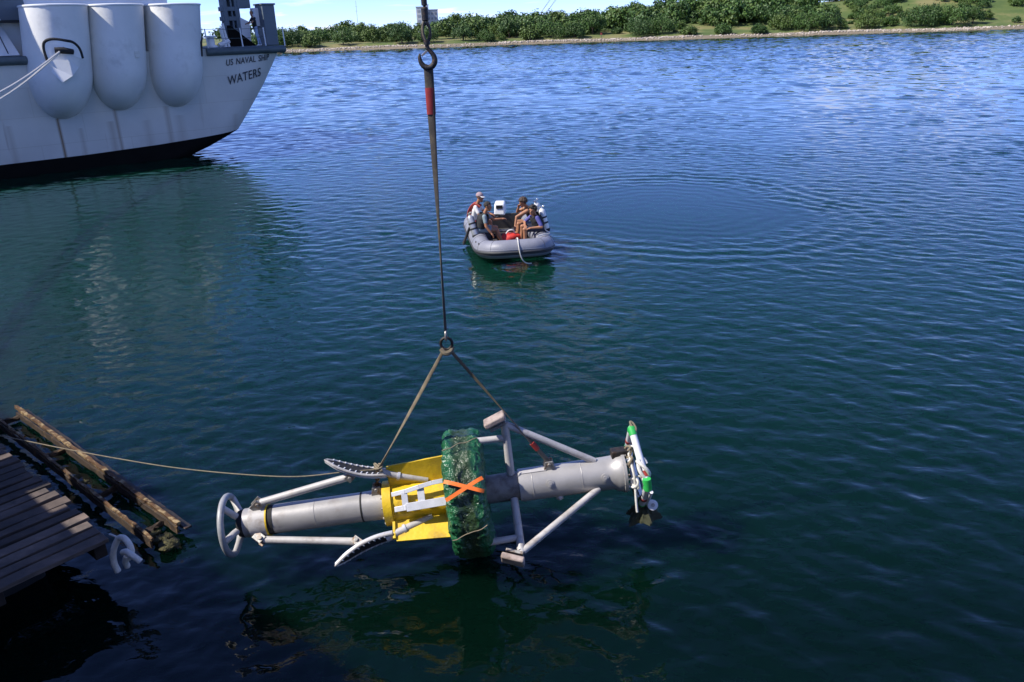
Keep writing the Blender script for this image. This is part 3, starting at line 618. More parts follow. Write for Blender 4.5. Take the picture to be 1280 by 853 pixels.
b = MB(); b.tube([(12.35, .8, 5.5), (12.2, .8, 6.5)], .10, 8); b.tube([(12.55, .8, 5.5), (12.35, .8, 6.7)], .07, 8); b.tube([(12.0, .8, 5.6), (12.6, .8, 5.8)], .12, 8); b.build('davit_foot', 'ship_white', ship)
for t in (11.15, 13.1, 14.45, 15.6):
    b = MB(); b.tube([(t, .25, 5.45), (t - .04, .25, 6.45)], .035, 8); b.build('stanchion', 'ship_white', ship)
for z in (5.95, 6.42):
    b = MB(); b.tube([(10.9, .25, z), (13.1, .25, z - .03), (14.45, .25, z)], .012, 5); b.build('guard_wire', 'rail_grey', ship)
for dz, tt in ((0, 3.42), (-.16, 3.36)):
    pA = f0(tt, 5.6 + dz * .5, .25); wA = SO + SU * pA[0] + SV * pA[1] + V(0, 0, pA[2]); wB = V(-14.6 + dz, 12.0, 5.25)
    P = [wA * (1 - k) + wB * k - V(0, 0, (1.4 - dz * 1.6) * math.sin(math.pi * k)) for k in np.linspace(0, 1, 24)]
    b = MB(); b.tube(P, .045, 6); o = b.build('mooring_line', 'rope_white')
    tag(o, ('upper' if dz == 0 else 'lower') + ' of two pale mooring lines from the ship fairing port', 'rope', 'ship mooring lines')

# ------------------------------------------------------------------ quay (behind and left of the camera), floating dock, fender frame
WD, WN = unit(V(.7507, -.6607, 0)), unit(V(.6607, .7507, 0))
def wq(d, n, z): return WD * d + WN * n + V(0, 0, z)
wharf = empty('wharf', 'concrete quay the picture is taken from, beside the wooden dock', 'quay', loc=(0, 0, 0))
b = MB(); b.box(wq(-16, -12.09, 4.95), (60, 22, .9), 0, (WD, WN, (0, 0, 1))); b.build('quay_deck', 'concrete', wharf, smooth=False, bevel=.04)
for d0, d1, n1 in ((-46, -14.30, -.53), (-13.96, -12.98, -.53), (-12.05, -11.88, -.53), (-11.34, 14, -.53)):  # made-up timbers along the unseen edge, gaps placed for sun patches on the dock
    b = MB(); b.box(wq((d0 + d1) / 2, (n1 - 1.09) / 2, 5.22), (d1 - d0, n1 + 1.09, .36), 0, (WD, WN, (0, 0, 1))); b.build('shade_edge', 'dock_timber', wharf, smooth=False, bevel=.03)
for d in np.arange(-44, 14, 4.3):
    b = MB(); b.tube([wq(d, -2.0, -1), wq(d, -2.0, 4.6)], .32, 12); b.build('pile', 'dock_timber', wharf)
b = MB(); b.box(wq(-13.31, -.31, 5.0), (.85, .42, .9), 0, (WD, WN, (0, 0, 1))); b.build('shade_block', 'black_rubber', wharf, smooth=False, bevel=.05)  # unseen block added to cast a shadow across the iron rails
b = MB(); b.box(wq(-16, -3.2, 2.2), (60, .5, 5.2), 0, (WD, WN, (0, 0, 1))); b.build('quay_wall', 'concrete', wharf, smooth=False)

DC = V(-4.663, 7.738, 0); E1, E2 = -WD, -WN                      # along the dock edge away from the corner, inward
dock = empty('floating_dock', 'weathered plank dock in shade at the lower left', 'dock', loc=tuple(DC))
gd = np.random.default_rng(5)
for i in range(29):
    wdt = .152 + gd.uniform(-.012, .012); L0 = gd.uniform(-.05, .05); c = E1 * (.10 + i * .203) + E2 * (L0 + 1.6) + V(0, 0, .675 + gd.uniform(-.008, .008))
    ax = np.array([unit(E2 + E1 * gd.uniform(-.012, .012)), E1, (0, 0, 1)]); b = MB()
    xs = np.linspace(-1.6, 1.6, 9); vs = []
    for k, x in enumerate(xs):
        j = gd.uniform(-.008, .008, 4)
        for (yy, zz, jj) in ((-wdt / 2, -.025, j[0]), (wdt / 2, -.025, j[1]), (wdt / 2, .025, j[2]), (-wdt / 2, .025, j[3])):
            vs.append(c + ax[0] * x + ax[1] * (yy + jj) + V(0, 0, zz + jj * .5))
    fs = [(k * 4 + q, k * 4 + (q + 1) % 4, (k + 1) * 4 + (q + 1) % 4, (k + 1) * 4 + q) for k in range(8) for q in range(4)] + [(3, 2, 1, 0), (32, 33, 34, 35)]
    b.add(vs, fs); b.build('plank', 'dock_plank', dock, angle=30, bevel=.006)
for n_, z, h, w in ((.12, .54, .20, .14), (1.2, .54, .20, .14), (2.4, .54, .20, .14)):
    b = MB(); b.bar(E1 * .1 + E2 * n_ + V(0, 0, z), E1 * 6 + E2 * n_ + V(0, 0, z), w, h); b.build('stringer', 'dock_timber', dock, smooth=False, bevel=.01)
for k in range(3):
    b = MB(); b.box(E1 * (1.7 + k * 1.9) + E2 * 1.6 + V(0, 0, .12), (1.5, 2.2, .62), 0, (E1, E2, (0, 0, 1))); b.build('float', 'black_rubber', dock, smooth=False, bevel=.06)

fend = empty('fender_frame', 'rusty iron fender rails floating alongside the plank dock', 'fender', loc=(-4.3, 8.4, 0))
gb = np.random.default_rng(9); FO = V(-4.3, 8.4, 0)
def rough_rail(name, a, c, w, h, mt, seg=46, jit=.012):
    a, c = np.asarray(a, float), np.asarray(c, float); t = unit(c - a); u = unit(np.cross((0, 0, 1), t)); b = MB(); vs = []
    sec = [(-.5, -.5), (0, -.55), (.5, -.5), (.5, .0), (.5, .5), (.1, .55), (-.5, .5), (-.5, 0)]
    for k in range(seg + 1):
        p = a + (c - a) * k / seg
        for (yy, zz) in sec: vs.append(p + u * (yy * w + gb.normal(0, jit)) + V(0, 0, zz * h + gb.normal(0, jit)) - FO)
    n = 8; fs = [(k * n + q, k * n + (q + 1) % n, (k + 1) * n + (q + 1) % n, (k + 1) * n + q) for k in range(seg) for q in range(n)] + [tuple(range(n))[::-1], tuple(seg * n + q for q in range(n))]
    b.add(vs, fs); return b.build(name, mt, fend, angle=30)
rough_rail('outer_rail', (-8.5, 12.35, .24), (-4.36, 8.72, .20), .055, .045, 'rust_iron', jit=.005)
rough_rail('outer_flange', (-8.40, 12.40, .13), (-4.25, 8.73, .13), .09, .03, 'hook_steel', jit=.005)
rough_rail('outer_web', (-8.5, 12.33, .10), (-4.37, 8.69, .13), .035, .10, 'rust_dark', jit=.005)
rough_rail('inner_rail', (-8.80, 12.12, .25), (-4.55, 8.37, .22), .035, .04, 'rust_iron', jit=.005)
rough_rail('inner_web', (-8.80, 12.11, .13), (-4.57, 8.36, .15), .025, .11, 'rust_dark', jit=.004)
for k in (.02, .36, .68, .93):
    a = V(-8.5, 12.35, .08) * (1 - k) + V(-4.36, 8.72, .08) * k; c = V(-8.80, 12.12, .08) * (1 - k) + V(-4.55, 8.37, .08) * k; rough_rail('cross_piece', a, c, .07, .06, 'rust_dark', 6)

for k, (cx, cy, r_) in enumerate(((-4.40, 8.45, .12), (-4.55, 8.60, .11), (-4.72, 8.70, .08), (-6.25, 10.05, .07), (-6.45, 10.2, .07))):
    b = MB(); vs = []; n, rows = 16, 8
    for j in range(rows + 1):
        for q in range(n):
            a, t = math.pi * j / rows, TAU * q / n; d = V(math.sin(a) * math.cos(t), math.sin(a) * math.sin(t), math.cos(a) * .3); vs.append(V(cx, cy, .07) - FO + d * r_ * (1 + .9 * mnoise.noise(Vector(d * 7 + k)) + .5 * mnoise.noise(Vector(d * 15 + k))))
    b.add(vs, [(j * n + q, (j + 1) * n + q, (j + 1) * n + (q + 1) % n, j * n + (q + 1) % n) for j in range(rows) for q in range(n)]); b.build('weed_clump', 'algae_iron', fend, angle=180)
loop = [(-4.72, 7.80, .70), (-4.66, 7.74, .73), (-4.58, 7.68, .745), (-4.53, 7.66, .745)]
b = MB(); b.tube(spline(loop, 6), .012, 6); lash = b
b = MB(); b.tube(spline([(-4.61, 7.6, .33), (-4.63, 7.6, .44), (-4.62, 7.62, .58), (-4.55, 7.65, .73), (-4.46, 7.61, .775), (-4.38, 7.56, .71), (-4.36, 7.52, .63), (-4.40, 7.49, .58)], 6), .036, 10)
o = b.build('mooring_loop', 'rope_white'); tag(o, 'thick white rope loop tied at the corner of the plank dock', 'rope')
lash.build('lashing', 'rope_white', o)
b = MB(); b.tube(spline([(-4.44, 7.5, .66), (-4.37, 7.45, .70), (-4.29, 7.41, .675), (-4.21, 7.4, .60)], 5), [.036] * 15 + [.034], 10); b.tube(spline([(-4.43, 7.5, .47), (-4.42, 7.47, .56), (-4.37, 7.44, .66)], 5), .034, 10); b.build('rope_end', 'rope_white', o)

# ------------------------------------------------------------------ the load on the hook: local x along the tube, z up
PL, PR = V(-3.24, 7.9, .718), V(1.256, 8.2, 1.075); PX = unit(PR - PL); PY = unit(np.cross((0, 0, 1), PX)); PZ = np.cross(PX, PY)
plug = empty('plug_assembly', 'long grey tubular plug assembly with yellow fins hanging above the water', 'machine', mat=frame(PL, PX, PY, PZ))
def pw(x, y, z): return PL + PX * x + PY * y + PZ * z
def rad(phi): return V(0, -math.sin(phi), math.cos(phi))           # phi from up, turning towards the camera
def pp(x, r, phi, s=0.0): return V(x, 0, 0) + rad(phi) * r + V(0, math.cos(phi), math.sin(phi)) * s
PHI = (0.0, math.radians(120), math.radians(240))
def rev(prof, n=32):
    b = MB(); b.tube([(x, 0, 0) for x, r in prof], [r for x, r in prof], n); return b
# hand wheel at the left end
b = MB(); b.tube([pp(-.11, .335, t) for t in np.linspace(0, TAU, 49)[:-1]], .038, 12, closed=True); wh = b.build('hand_wheel', 'wheel_paint', plug)
for k in range(5):
    ph = TAU * k / 5 + .35; b = MB(); b.tube([pp(.03, .10, ph), pp(-.02, .17, ph), pp(-.10, .325, ph)], [.036, .040, .036], 10); b.build('spoke', 'pipe_paint', wh)
rev([(-.005, .05), (0, .15), (.05, .165), (.07, .165)]).build('hub', 'black_rubber', plug)
rev([(.07, .168), (1.44, .172), (1.441, .172), (1.74, .180)], 40).build('tube', 'pipe_steel', plug)
b = rev([(.14, .170), (.145, .186), (.335, .186), (.34, .170)], 40); col = b.build('clamp_collar', 'pipe_paint', plug)
rev([(.335, .1875), (.352, .1875)], 40).build('yellow_edge', 'yellow_paint', col)
rev([(.353, .1725), (.415, .1745)], 40).build('black_band', 'black_rubber', plug)
rev([(1.43, .1748), (1.45, .1752)], 40).build('thin_band', 'black_rubber', plug)
for ph in PHI:
    # collar strut and its clevises
    b = MB(); b.tube([pp(.30, .245, ph), pp(1.34, .42, ph)], .043, 14); st = b.build('strut', 'pipe_paint', plug)
    b = MB()
    for s in (-.045, .045): b.bar(pp(.20, .18, ph, s), pp(.30, .27, ph, s), .018, .10, rad(ph)); b.bar(pp(1.33, .40, ph, s), pp(1.44, .50, ph, s), .018, .09, rad(ph))
    b.tube([pp(.27, .245, ph, -.075), pp(.27, .245, ph, .075)], .024, 8); b.tube([pp(1.37, .43, ph, -.075), pp(1.37, .43, ph, .075)], .024, 8); b.build('clevis', 'galvanised', st, smooth=False, bevel=.004)
    # jaw: arm and leaf-shaped gripping shoe with teeth
    b = MB(); b.tube([pp(2.24, .245, ph), pp(1.95, .34, ph), pp(1.70, .44, ph)], [.036, .042, .048], 12); arm = b.build('jaw_arm', 'pipe_paint', plug)
    b = MB(); b.tube([pp(1.93, .347, ph), pp(1.90, .357, ph)], .056, 12); b.build('arm_collar', 'white_frame', arm)
    n = 22; vs, fs, tv, tf = [], [], [], []; b = MB(); rub = MB(); rim = [MB(), MB()]; teeth = MB()
    line = []
    for k in range(n + 1):
        s = k / n; x = 1.78 - .66 * s; r = .405 + .27 * s - .05 * math.sin(math.pi * s); w = .085 * math.sin(math.pi * min(1, .16 + s * .80)) ** .6 * (1 if s < .8 else 1 - ((s - .8) / .2) ** 2 * .85)
        line.append((x, r, w))
    for k in range(n):
        (x0, r0, w0), (x1, r1, w1) = line[k], line[k + 1]
        b.hexa([pp(x0, r0 - .03, ph, -w0), pp(x1, r1 - .03, ph, -w1), pp(x1, r1 - .03, ph, w1), pp(x0, r0 - .03, ph, w0), pp(x0, r0, ph, -w0), pp(x1, r1, ph, -w1), pp(x1, r1, ph, w1), pp(x0, r0, ph, w0)])
        rub.hexa([pp(x0, r0, ph, -w0 * .86), pp(x1, r1, ph, -w1 * .86), pp(x1, r1, ph, w1 * .86), pp(x0, r0, ph, w0 * .86), pp(x0, r0 + .022, ph, -w0 * .8), pp(x1, r1 + .022, ph, -w1 * .8), pp(x1, r1 + .022, ph, w1 * .8), pp(x0, r0 + .022, ph, w0 * .8)])
    shoe = b.build('jaw_shoe', 'white_frame', plug, angle=30)
    rub.build('rubber_face', 'black_rubber', shoe, angle=30)
    for sgn in (-1, 1):
        q = MB(); q.tube([pp(x, r + .012, ph, sgn * w) for x, r, w in line], [.016] * n + [.006], 8); q.build('shoe_rim', 'pipe_paint', shoe)
        for k in range(3, n - 1, 2):
            x, r, w = line[k]; q = MB(); q.bar(pp(x, r + .03, ph, sgn * w * .98), pp(x + .012, r + .03, ph, sgn * w * .66), .014, .010, rad(ph)); q.build('tooth', 'white_frame', shoe, smooth=False)
    # support leg at the right-hand half
    b = MB(); b.tube([pp(3.205, .17, ph), pp(3.205, .84, ph)], .048, 14); leg = b.build('support_leg', 'pipe_paint', plug)
    b = MB(); b.tube([pp(4.20, .185, ph), pp(3.22, .82, ph)], .040, 14); b.build('diagonal_brace', 'pipe_paint', plug)
    b = MB(); b.tube([pp(3.19, .65, ph), pp(2.86, .66, ph)], .038, 12); b.build('stub', 'pipe_paint', leg)
    b = MB(); c0 = pp(3.10, .90, ph); tx = unit(V(.27, 0, 0) + rad(ph) * .11); nn = np.cross(tx, V(0, math.cos(ph), math.sin(ph)))
    b.box(c0, (.265, .16, .072), 0, (tx, V(0, math.cos(ph), math.sin(ph)), -nn)); b.build('foot_pad', 'pad_wood', leg, smooth=True, bevel=.018)
    b = MB(); b.box(pp(3.13, .832, ph), (.20, .14, .035), 0, (tx, V(0, math.cos(ph), math.sin(ph)), -nn)); b.build('pad_bracket', 'galvanised', leg, smooth=False, bevel=.006)
    # yellow fin
    b = MB(); sdir = V(0, math.cos(ph), math.sin(ph)); hw = .012
    P = [(1.78, .20), (2.46, .20), (2.47, .535), (1.82, .495)]
    b.hexa([pp(x, r, ph, -hw) for x, r in P] + [pp(x, r, ph, hw) for x, r in P]); b.build('yellow_fin', 'yellow_paint', plug, smooth=False, bevel=.004)
    b = MB(); b.bar(pp(1.80, .255, ph, .02), pp(1.80, .47, ph, .02), .05, .03, V(1, 0, 0)); b.build('fin_stiffener', 'yellow_paint', plug, smooth=False, bevel=.004)
rev([(1.70, .20), (1.702, .262), (1.80, .262), (1.802, .20)], 40).build('yellow_flange', 'yellow_paint', plug)
rev([(1.803, .238), (2.47, .238)], 12).build('yellow_body', 'yellow_paint', plug)
# pale ladder frames between the fins
for ph in (math.radians(57), math.radians(178), math.radians(-62)):
    fr = bpy.data.objects.new('ladder_frame', None); COL.objects.link(fr); fr.parent = plug
    b = MB(); up = [(1.82, .255, .085), (1.98, .30, .10), (2.15, .33, .13), (2.30, .335, .155), (2.47, .335, .165)]
    for k in range(4): b.bar(pp(up[k][0], up[k][1], ph, up[k][2]), pp(up[k + 1][0], up[k + 1][1], ph, up[k + 1][2]), .05, .022, rad(ph))
    b.build('upper_rail', 'white_frame', fr, smooth=False, bevel=.004)
    b = MB(); lo = [(1.84, .25, -.085), (1.98, .30, -.08), (2.47, .335, -.065)]
    for k in range(2): b.bar(pp(lo[k][0], lo[k][1], ph, lo[k][2]), pp(lo[k + 1][0], lo[k + 1][1], ph, lo[k + 1][2]), .095 if k else .06, .03, rad(ph))
    b.build('lower_rail', 'white_frame', fr, smooth=False, bevel=.004)
    for x, w in ((1.97, .07), (2.16, .08), (2.445, .035)):
        b = MB(); b.bar(pp(x, .295 + .012 * (x > 2.1), ph, -.10), pp(x, .295 + .012 * (x > 2.1), ph, .085 + .17 * (x - 1.9)), .03 if w < .05 else w, .018, rad(ph)); b.build('rung', 'white_frame', fr, smooth=False, bevel=.003)
# bladder wrapped in green plastic, tied with orange web
m, N, L, B = nodes_of('green_plastic')
tg = N.new('ShaderNodeTexCoord'); n1 = N.new('ShaderNodeTexNoise'); n1.inputs['Scale'].default_value = 3.2; n1.inputs['Detail'].default_value = 5; L.new(tg.outputs['Object'], n1.inputs[0])
r1 = N.new('ShaderNodeValToRGB'); e = r1.color_ramp.elements; e[0].position = .30; e[0].color = (.008, .070, .030, 1); e[1].position = .72; e[1].color = (.024, .140, .056, 1); L.new(n1.outputs[0], r1.inputs[0])
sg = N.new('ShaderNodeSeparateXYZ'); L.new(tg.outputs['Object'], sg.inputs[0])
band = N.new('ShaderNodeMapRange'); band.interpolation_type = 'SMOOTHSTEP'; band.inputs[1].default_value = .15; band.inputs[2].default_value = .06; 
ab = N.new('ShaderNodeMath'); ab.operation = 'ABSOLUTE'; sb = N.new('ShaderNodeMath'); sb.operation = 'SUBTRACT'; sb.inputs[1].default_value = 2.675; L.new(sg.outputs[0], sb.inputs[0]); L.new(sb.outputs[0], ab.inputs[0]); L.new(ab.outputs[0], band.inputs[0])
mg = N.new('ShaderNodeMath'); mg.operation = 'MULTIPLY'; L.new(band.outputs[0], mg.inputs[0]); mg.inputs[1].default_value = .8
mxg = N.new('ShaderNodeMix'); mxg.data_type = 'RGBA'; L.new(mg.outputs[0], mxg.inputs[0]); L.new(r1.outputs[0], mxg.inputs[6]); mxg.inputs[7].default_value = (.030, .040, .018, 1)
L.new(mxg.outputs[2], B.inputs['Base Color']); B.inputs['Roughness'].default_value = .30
nbp = N.new('ShaderNodeTexNoise'); nbp.inputs['Scale'].default_value = 16; nbp.inputs['Detail'].default_value = 2; nbp.inputs['Distortion'].default_value = 2.0; L.new(tg.outputs['Object'], nbp.inputs[0])
bg = N.new('ShaderNodeBump'); bg.inputs['Distance'].default_value = .009; vor = N.new('ShaderNodeTexVoronoi'); vor.inputs['Scale'].default_value = 11; mixn = N.new('ShaderNodeVectorMath'); mixn.operation = 'MULTIPLY_ADD'; mixn.inputs[1].default_value = (.12, .12, .12); L.new(nbp.outputs[1], mixn.inputs[0]); L.new(tg.outputs['Object'], mixn.inputs[2]); L.new(mixn.outputs[0], vor.inputs['Vector'])
addh = N.new('ShaderNodeMath'); addh.operation = 'MULTIPLY_ADD'; addh.inputs[1].default_value = 1.6; L.new(vor.outputs['Distance'], addh.inputs[0]); L.new(nbp.outputs[0], addh.inputs[2]); L.new(addh.outputs[0], bg.inputs['Height']); L.new(bg.outputs[0], B.inputs['Normal'])
def bladder():
    prof = [(2.47, .20), (2.455, .35), (2.45, .50), (2.45, .62), (2.46, .69), (2.49, .735), (2.54, .76), (2.60, .765), (2.66, .755), (2.72, .75), (2.78, .755), (2.84, .765), (2.90, .76), (2.95, .735), (2.985, .69), (2.995, .62), (2.99, .5), (2.985, .35), (2.97, .19)]
    pr = []
    for (x0, r0), (x1, r1) in zip(prof[:-1], prof[1:]):
        for k in range(4): pr.append((x0 + (x1 - x0) * k / 4, r0 + (r1 - r0) * k / 4))
    pr.append(prof[-1]); pr = [(2.462 + (x - 2.455) * .80, r * (1.0 if r < .5 else .985)) for x, r in pr]; nt = 200; vs = []
    for j, (x, r) in enumerate(pr):
        for k in range(nt):
            t = TAU * k / nt; q = Vector((x * 3.2, math.cos(t) * r * 4.0, math.sin(t) * r * 4.0))
            q1 = q + Vector((mnoise.noise(q * .8), mnoise.noise(q * .8 + Vector((5, 5, 5))), mnoise.noise(q * .8 + Vector((9, 2, 4))))) * .9
            w = (1 - abs(mnoise.noise(q1 * 1.0))) ** 9 * .030 + (1 - abs(mnoise.noise(q1 * 2.1 + Vector((7, 1, 3))))) ** 9 * .022 + (1 - abs(mnoise.noise(q1 * 4.3 + Vector((1, 8, 3))))) ** 6 * .010 + mnoise.noise(q * .6) * .025
            edge = .5 + .5 * smooth01(.0, .5, r)
            rr = r + (w - .03) * edge; xx = x + (mnoise.noise(q * 1.4 + Vector((3, 9, 2))) * .030 + (1 - abs(mnoise.noise(q * 2.6)) ) ** 4 * .02 * (1 if x > 2.675 else -1)) * edge
            if abs(x - 2.675) > .15: rr += .012 * math.sin(t * 46 + 3 * math.sin(t * 5)) * edge
            vs.append(pp(xx, rr, t))
    b = MB(); fs = [(j * nt + k, (j + 1) * nt + k, (j + 1) * nt + (k + 1) % nt, j * nt + (k + 1) % nt) for j in range(len(pr) - 1) for k in range(nt)]
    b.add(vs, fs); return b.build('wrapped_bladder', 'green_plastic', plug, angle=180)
bl = bladder(); bl['label'] = 'crumpled green plastic wrapping tied over the round bladder'
def web(p0, p1, w=.042):
    b = MB(); (x0, a0), (x1, a1) = p0, p1; n = 16; vs = []
    for k in range(n + 1):
        s = k / n; x = x0 + (x1 - x0) * s; t = a0 + (a1 - a0) * s
        tang = unit(V(x1 - x0, 0, 0) + .77 * (a1 - a0) * V(0, -math.cos(t), -math.sin(t))); side = unit(np.cross(tang, rad(t)))
        rr = .80 - .035 * (abs(s - .5) * 2) ** 6
        for o_, q in ((-w / 2, 0), (w / 2, 0), (w / 2, .008), (-w / 2, .008)): vs.append(pp(x, rr + q, t) + side * o_)
    fs = [(k * 4 + q, k * 4 + (q + 1) % 4, (k + 1) * 4 + (q + 1) % 4, (k + 1) * 4 + q) for k in range(n) for q in range(4)] + [(3, 2, 1, 0), (n * 4, n * 4 + 1, n * 4 + 2, n * 4 + 3)]
    b.add(vs, fs); b.build('orange_web', 'orange_web', bl, angle=30)
web((2.465, math.radians(47)), (2.89, math.radians(59))); web((2.465, math.radians(62)), (2.89, math.radians(48)))
for t0 in (math.radians(20), math.radians(96)):
    b = MB(); b.tube(spline([pp(2.475 + .40 * k / 8, .795 + .006 * math.sin(k * 2.1), t0 + .012 * math.sin(k * 1.3) - .02 * k) for k in range(9)], 3), .006, 5); b.build('tie_cord', 'rope_tan', bl)
for k in range(12):
    ph = TAU * k / 12 + .2; b = MB(); b.tube([pp(1.685, .235, ph), pp(1.703, .235, ph)], .016, 6); b.build('bolt', 'galvanised', plug, smooth=False)
    b = MB(); b.tube([pp(4.50, .236, ph), pp(4.565, .236, ph)], .013, 6); b.build('bolt', 'galvanised', plug, smooth=False)
for x, r in ((.90, .1705), (4.02, .1955), (3.44, .1935)):
    b = MB(); b.tube([pp(x, r, t) for t in np.linspace(0, TAU, 49)[:-1]], .004, 6, closed=True); b.build('weld_bead', 'pipe_steel', plug)
b = MB(); b.tube(spline([pp(1.74, .19, math.radians(40)), pp(1.5, .20, math.radians(52)), pp(1.1, .185, math.radians(47)), pp(.7, .19, math.radians(54)), pp(.42, .19, math.radians(50))], 6), .009, 6); b.build('hydraulic_hose', 'black_rubber', plug) if False else None
# right-hand tube
rev([(2.85, .165), (3.30, .17)], 36).build('inner_tube', 'inner_steel', plug)
rev([(3.28, .168), (3.285, .192), (4.30, .196), (4.40, .20), (4.44, .226), (4.50, .235), (4.505, .25), (4.54, .25), (4.545, .12), (4.40, .11)], 48).build('main_tube', 'pipe_steel', plug)
b = MB(); b.bar(pp(3.30, .196, math.radians(12)), pp(3.62, .198, math.radians(12)), .05, .012, rad(math.radians(12))); b.build('seam_plate', 'pipe_paint', plug, smooth=False, bevel=.003)
for x, r, ph in ((3.66, .19, 0), (1.64, .17, 0)):
    b = MB()
    for s in (-.05, .05): b.hexa([pp(x - .07, r - .01, ph, s - .01), pp(x + .07, r - .01, ph, s - .01), pp(x + .07, r - .01, ph, s + .01), pp(x - .07, r - .01, ph, s + .01), pp(x - .045, r + .10, ph, s - .01), pp(x + .045, r + .10, ph, s - .01), pp(x + .045, r + .10, ph, s + .01), pp(x - .045, r + .10, ph, s + .01)])
    b.tube([pp(x, r + .065, ph, -.08), pp(x, r + .065, ph, .08)], .022, 8); b.build('lifting_lug', 'galvanised', plug, smooth=False, bevel=.006)
for x, ph, r in ((4.28, math.radians(72), .197), (3.64, math.radians(66), .194), (3.74, math.radians(150), .21)):
    b = MB(); b.tube([pp(x, r - .03, ph), pp(x, r + .01, ph), pp(x, r + .012, ph), pp(x, r + .025, ph)], [.045, .045, .022, .022], 12); b.build('bolt_boss', 'pipe_steel', plug)
b = MB(); b.box(pp(4.50, .24, math.radians(-5)), (.20, .13, .10)); b.build('end_cleat', 'hook_steel', plug, smooth=False, bevel=.015)
# white pipe diamond lashed on the end
XD, RD = 4.70, .55; corners = [pp(XD - .04, RD, 0), pp(XD + .02, RD * .80, math.radians(85)), pp(XD + .03, RD * .92, math.pi), pp(XD - .02, RD * .8, math.radians(-85))]
pf = bpy.data.objects.new('pipe_diamond', None); COL.objects.link(pf); pf.parent = plug
for k in range(4):
    a, c = corners[k], corners[(k + 1) % 4]; b = MB(); b.tube([a, c], .042, 14); b.build('white_pipe', 'pvc_white', pf)
    b = MB(); b.tube([a + (c - a) * .90, a + (c - a) * .98, c, c + (corners[(k + 2) % 4] - c) * .05, c + (corners[(k + 2) % 4] - c) * .12], .0465, 12); b.build('green_tape', 'green_tape', pf)
for k, s in ((0, .80), (1, .62), (3, .4)):
    a, c = corners[k], corners[(k + 1) % 4]; b = MB(); b.tube([a + (c - a) * (s - .05), a + (c - a) * (s + .05)], .047, 12); b.build('red_tape', 'red_tape', pf)
b = MB(); a = corners[1]; b.tube([a + V(-.006, -.0, .09), a + V(0, -.004, .0), a + V(.002, .0, -.05)], .0475, 12); b.build('green_tape', 'green_tape', pf)
b = MB(); b.tube([corners[1] + V(.03, -.05, -.06), corners[2] + V(.05, -.06, .05)], .02, 10); b.build('white_rod', 'pvc_white', pf)
b = MB(); b.tube([corners[3] + V(.02, .02, .03), corners[2] + V(-.04, .02, .10)], .030, 12); b.build('white_rod', 'pvc_white', pf)
for k, (a, c) in enumerate(((corners[0], corners[2]), (corners[3], corners[2]), (corners[1], corners[2]))):
    m_ = a * .45 + c * .55 + V(-.05, .02 * k, -.04); b = MB(); b.tube(spline([a * .8 + c * .2, m_, c + V(.02 - .05 * k, .03, -.06), c + V(.03 - .06 * k, .02, -.16)], 6), .016, 8, flat=.4); b.build('dark_strap', 'olive_canvas', pf)
gk = np.random.default_rng(3)
def knot(c, R, r, turns, mt='rope_white', nm='rope_knot'):
    P = []
    ph = gk.uniform(0, TAU, 3)
    for k in range(turns * 9):
        t = TAU * k / 9; P.append(c + R * V(.55 * math.sin(t * 1.13 + ph[0]), .8 * math.cos(t + ph[1]), math.sin(t * .87 + ph[2])))
    b = MB(); b.tube(spline(P, 3), r, 7); return b.build(nm, mt, plug)
mid01 = corners[0] + (corners[1] - corners[0]) * .72
knot(mid01, .10, .022, 2); knot(corners[0] + V(.02, 0, .02), .05, .012, 2, 'rope_tan'); knot(pp(4.60, .22, math.radians(35)), .05, .014, 2, 'rope_tan'); knot(pp(4.61, .26, math.radians(95)), .055, .014, 2); knot(pp(4.6, .26, math.radians(5)), .06, .014, 2, 'rope_tan')
b = MB(); b.tube(spline([pp(4.60, .27, 0), pp(4.60, .24, math.radians(40)), pp(4.61, .26, math.radians(75)), pp(4.61, .27, math.radians(100)), pp(4.60, .42, math.radians(128)), pp(4.6, .50, math.radians(135))], 6), .015, 7); b.build('lashing_line', 'rope_white', plug)
for k in range(4):
    a = corners[k] * .55 + V(XD, 0, 0) * .45; b = MB(); b.tube(spline([pp(4.53, .2, PHI[0] + k * 1.57), a + V(-.02, .01, .01), (corners[k] + corners[(k + 1) % 4]) / 2], 5), .013, 7); b.build('lashing_line', 'rope_white', plug)
b = MB(); c = corners[2] + V(.10, -.12, .06); b.tube([c + V(-.0, .035, -.02), c + V(0, .03, -.018), c + V(0, -.03, .018), c + V(0, -.035, .02)], [.05, .062, .062, .05], 18); wf = b.build('round_float', 'pvc_white', plug)
b = MB(); b.tube([c + V(0, -.034, .02), c + V(0, -.045, .026)], .022, 12); b.build('float_hub', 'galvanised', wf)
# canvas bag below the diamond
bc = corners[2]; vs = []; n = 40; rows = 16; gq = np.random.default_rng(4)
for j in range(rows + 1):
    s = j / rows; R = .03 + .145 * s ** .7 - .01 * s
    for k in range(n):
        t = TAU * k / n; rr = R * (1 + .28 * s * math.sin(t * 5 + 1.2 + s) + .12 * math.sin(t * 11 + s * 4)); q = Vector((math.cos(t) * 3, math.sin(t) * 3, s * 3)); rr += .02 * mnoise.noise(q * 2)
        vs.append(bc + V(rr * 1.1 * math.cos(t), rr * math.sin(t), .04 - .22 * s + .02 * math.sin(t * 3) * s))
fs = [(j * n + k, j * n + (k + 1) % n, (j + 1) * n + (k + 1) % n, (j + 1) * n + k) for j in range(rows) for k in range(n)] + [tuple(rows * n + k for k in range(n))[::-1]]
b = MB(); b.add(vs, fs); o = b.build('canvas_bag', 'olive_canvas', angle=60); o.matrix_world = frame(PL, PX, PY, PZ); tag(o, 'dripping olive canvas bag hung below the white pipe diamond', 'bag')

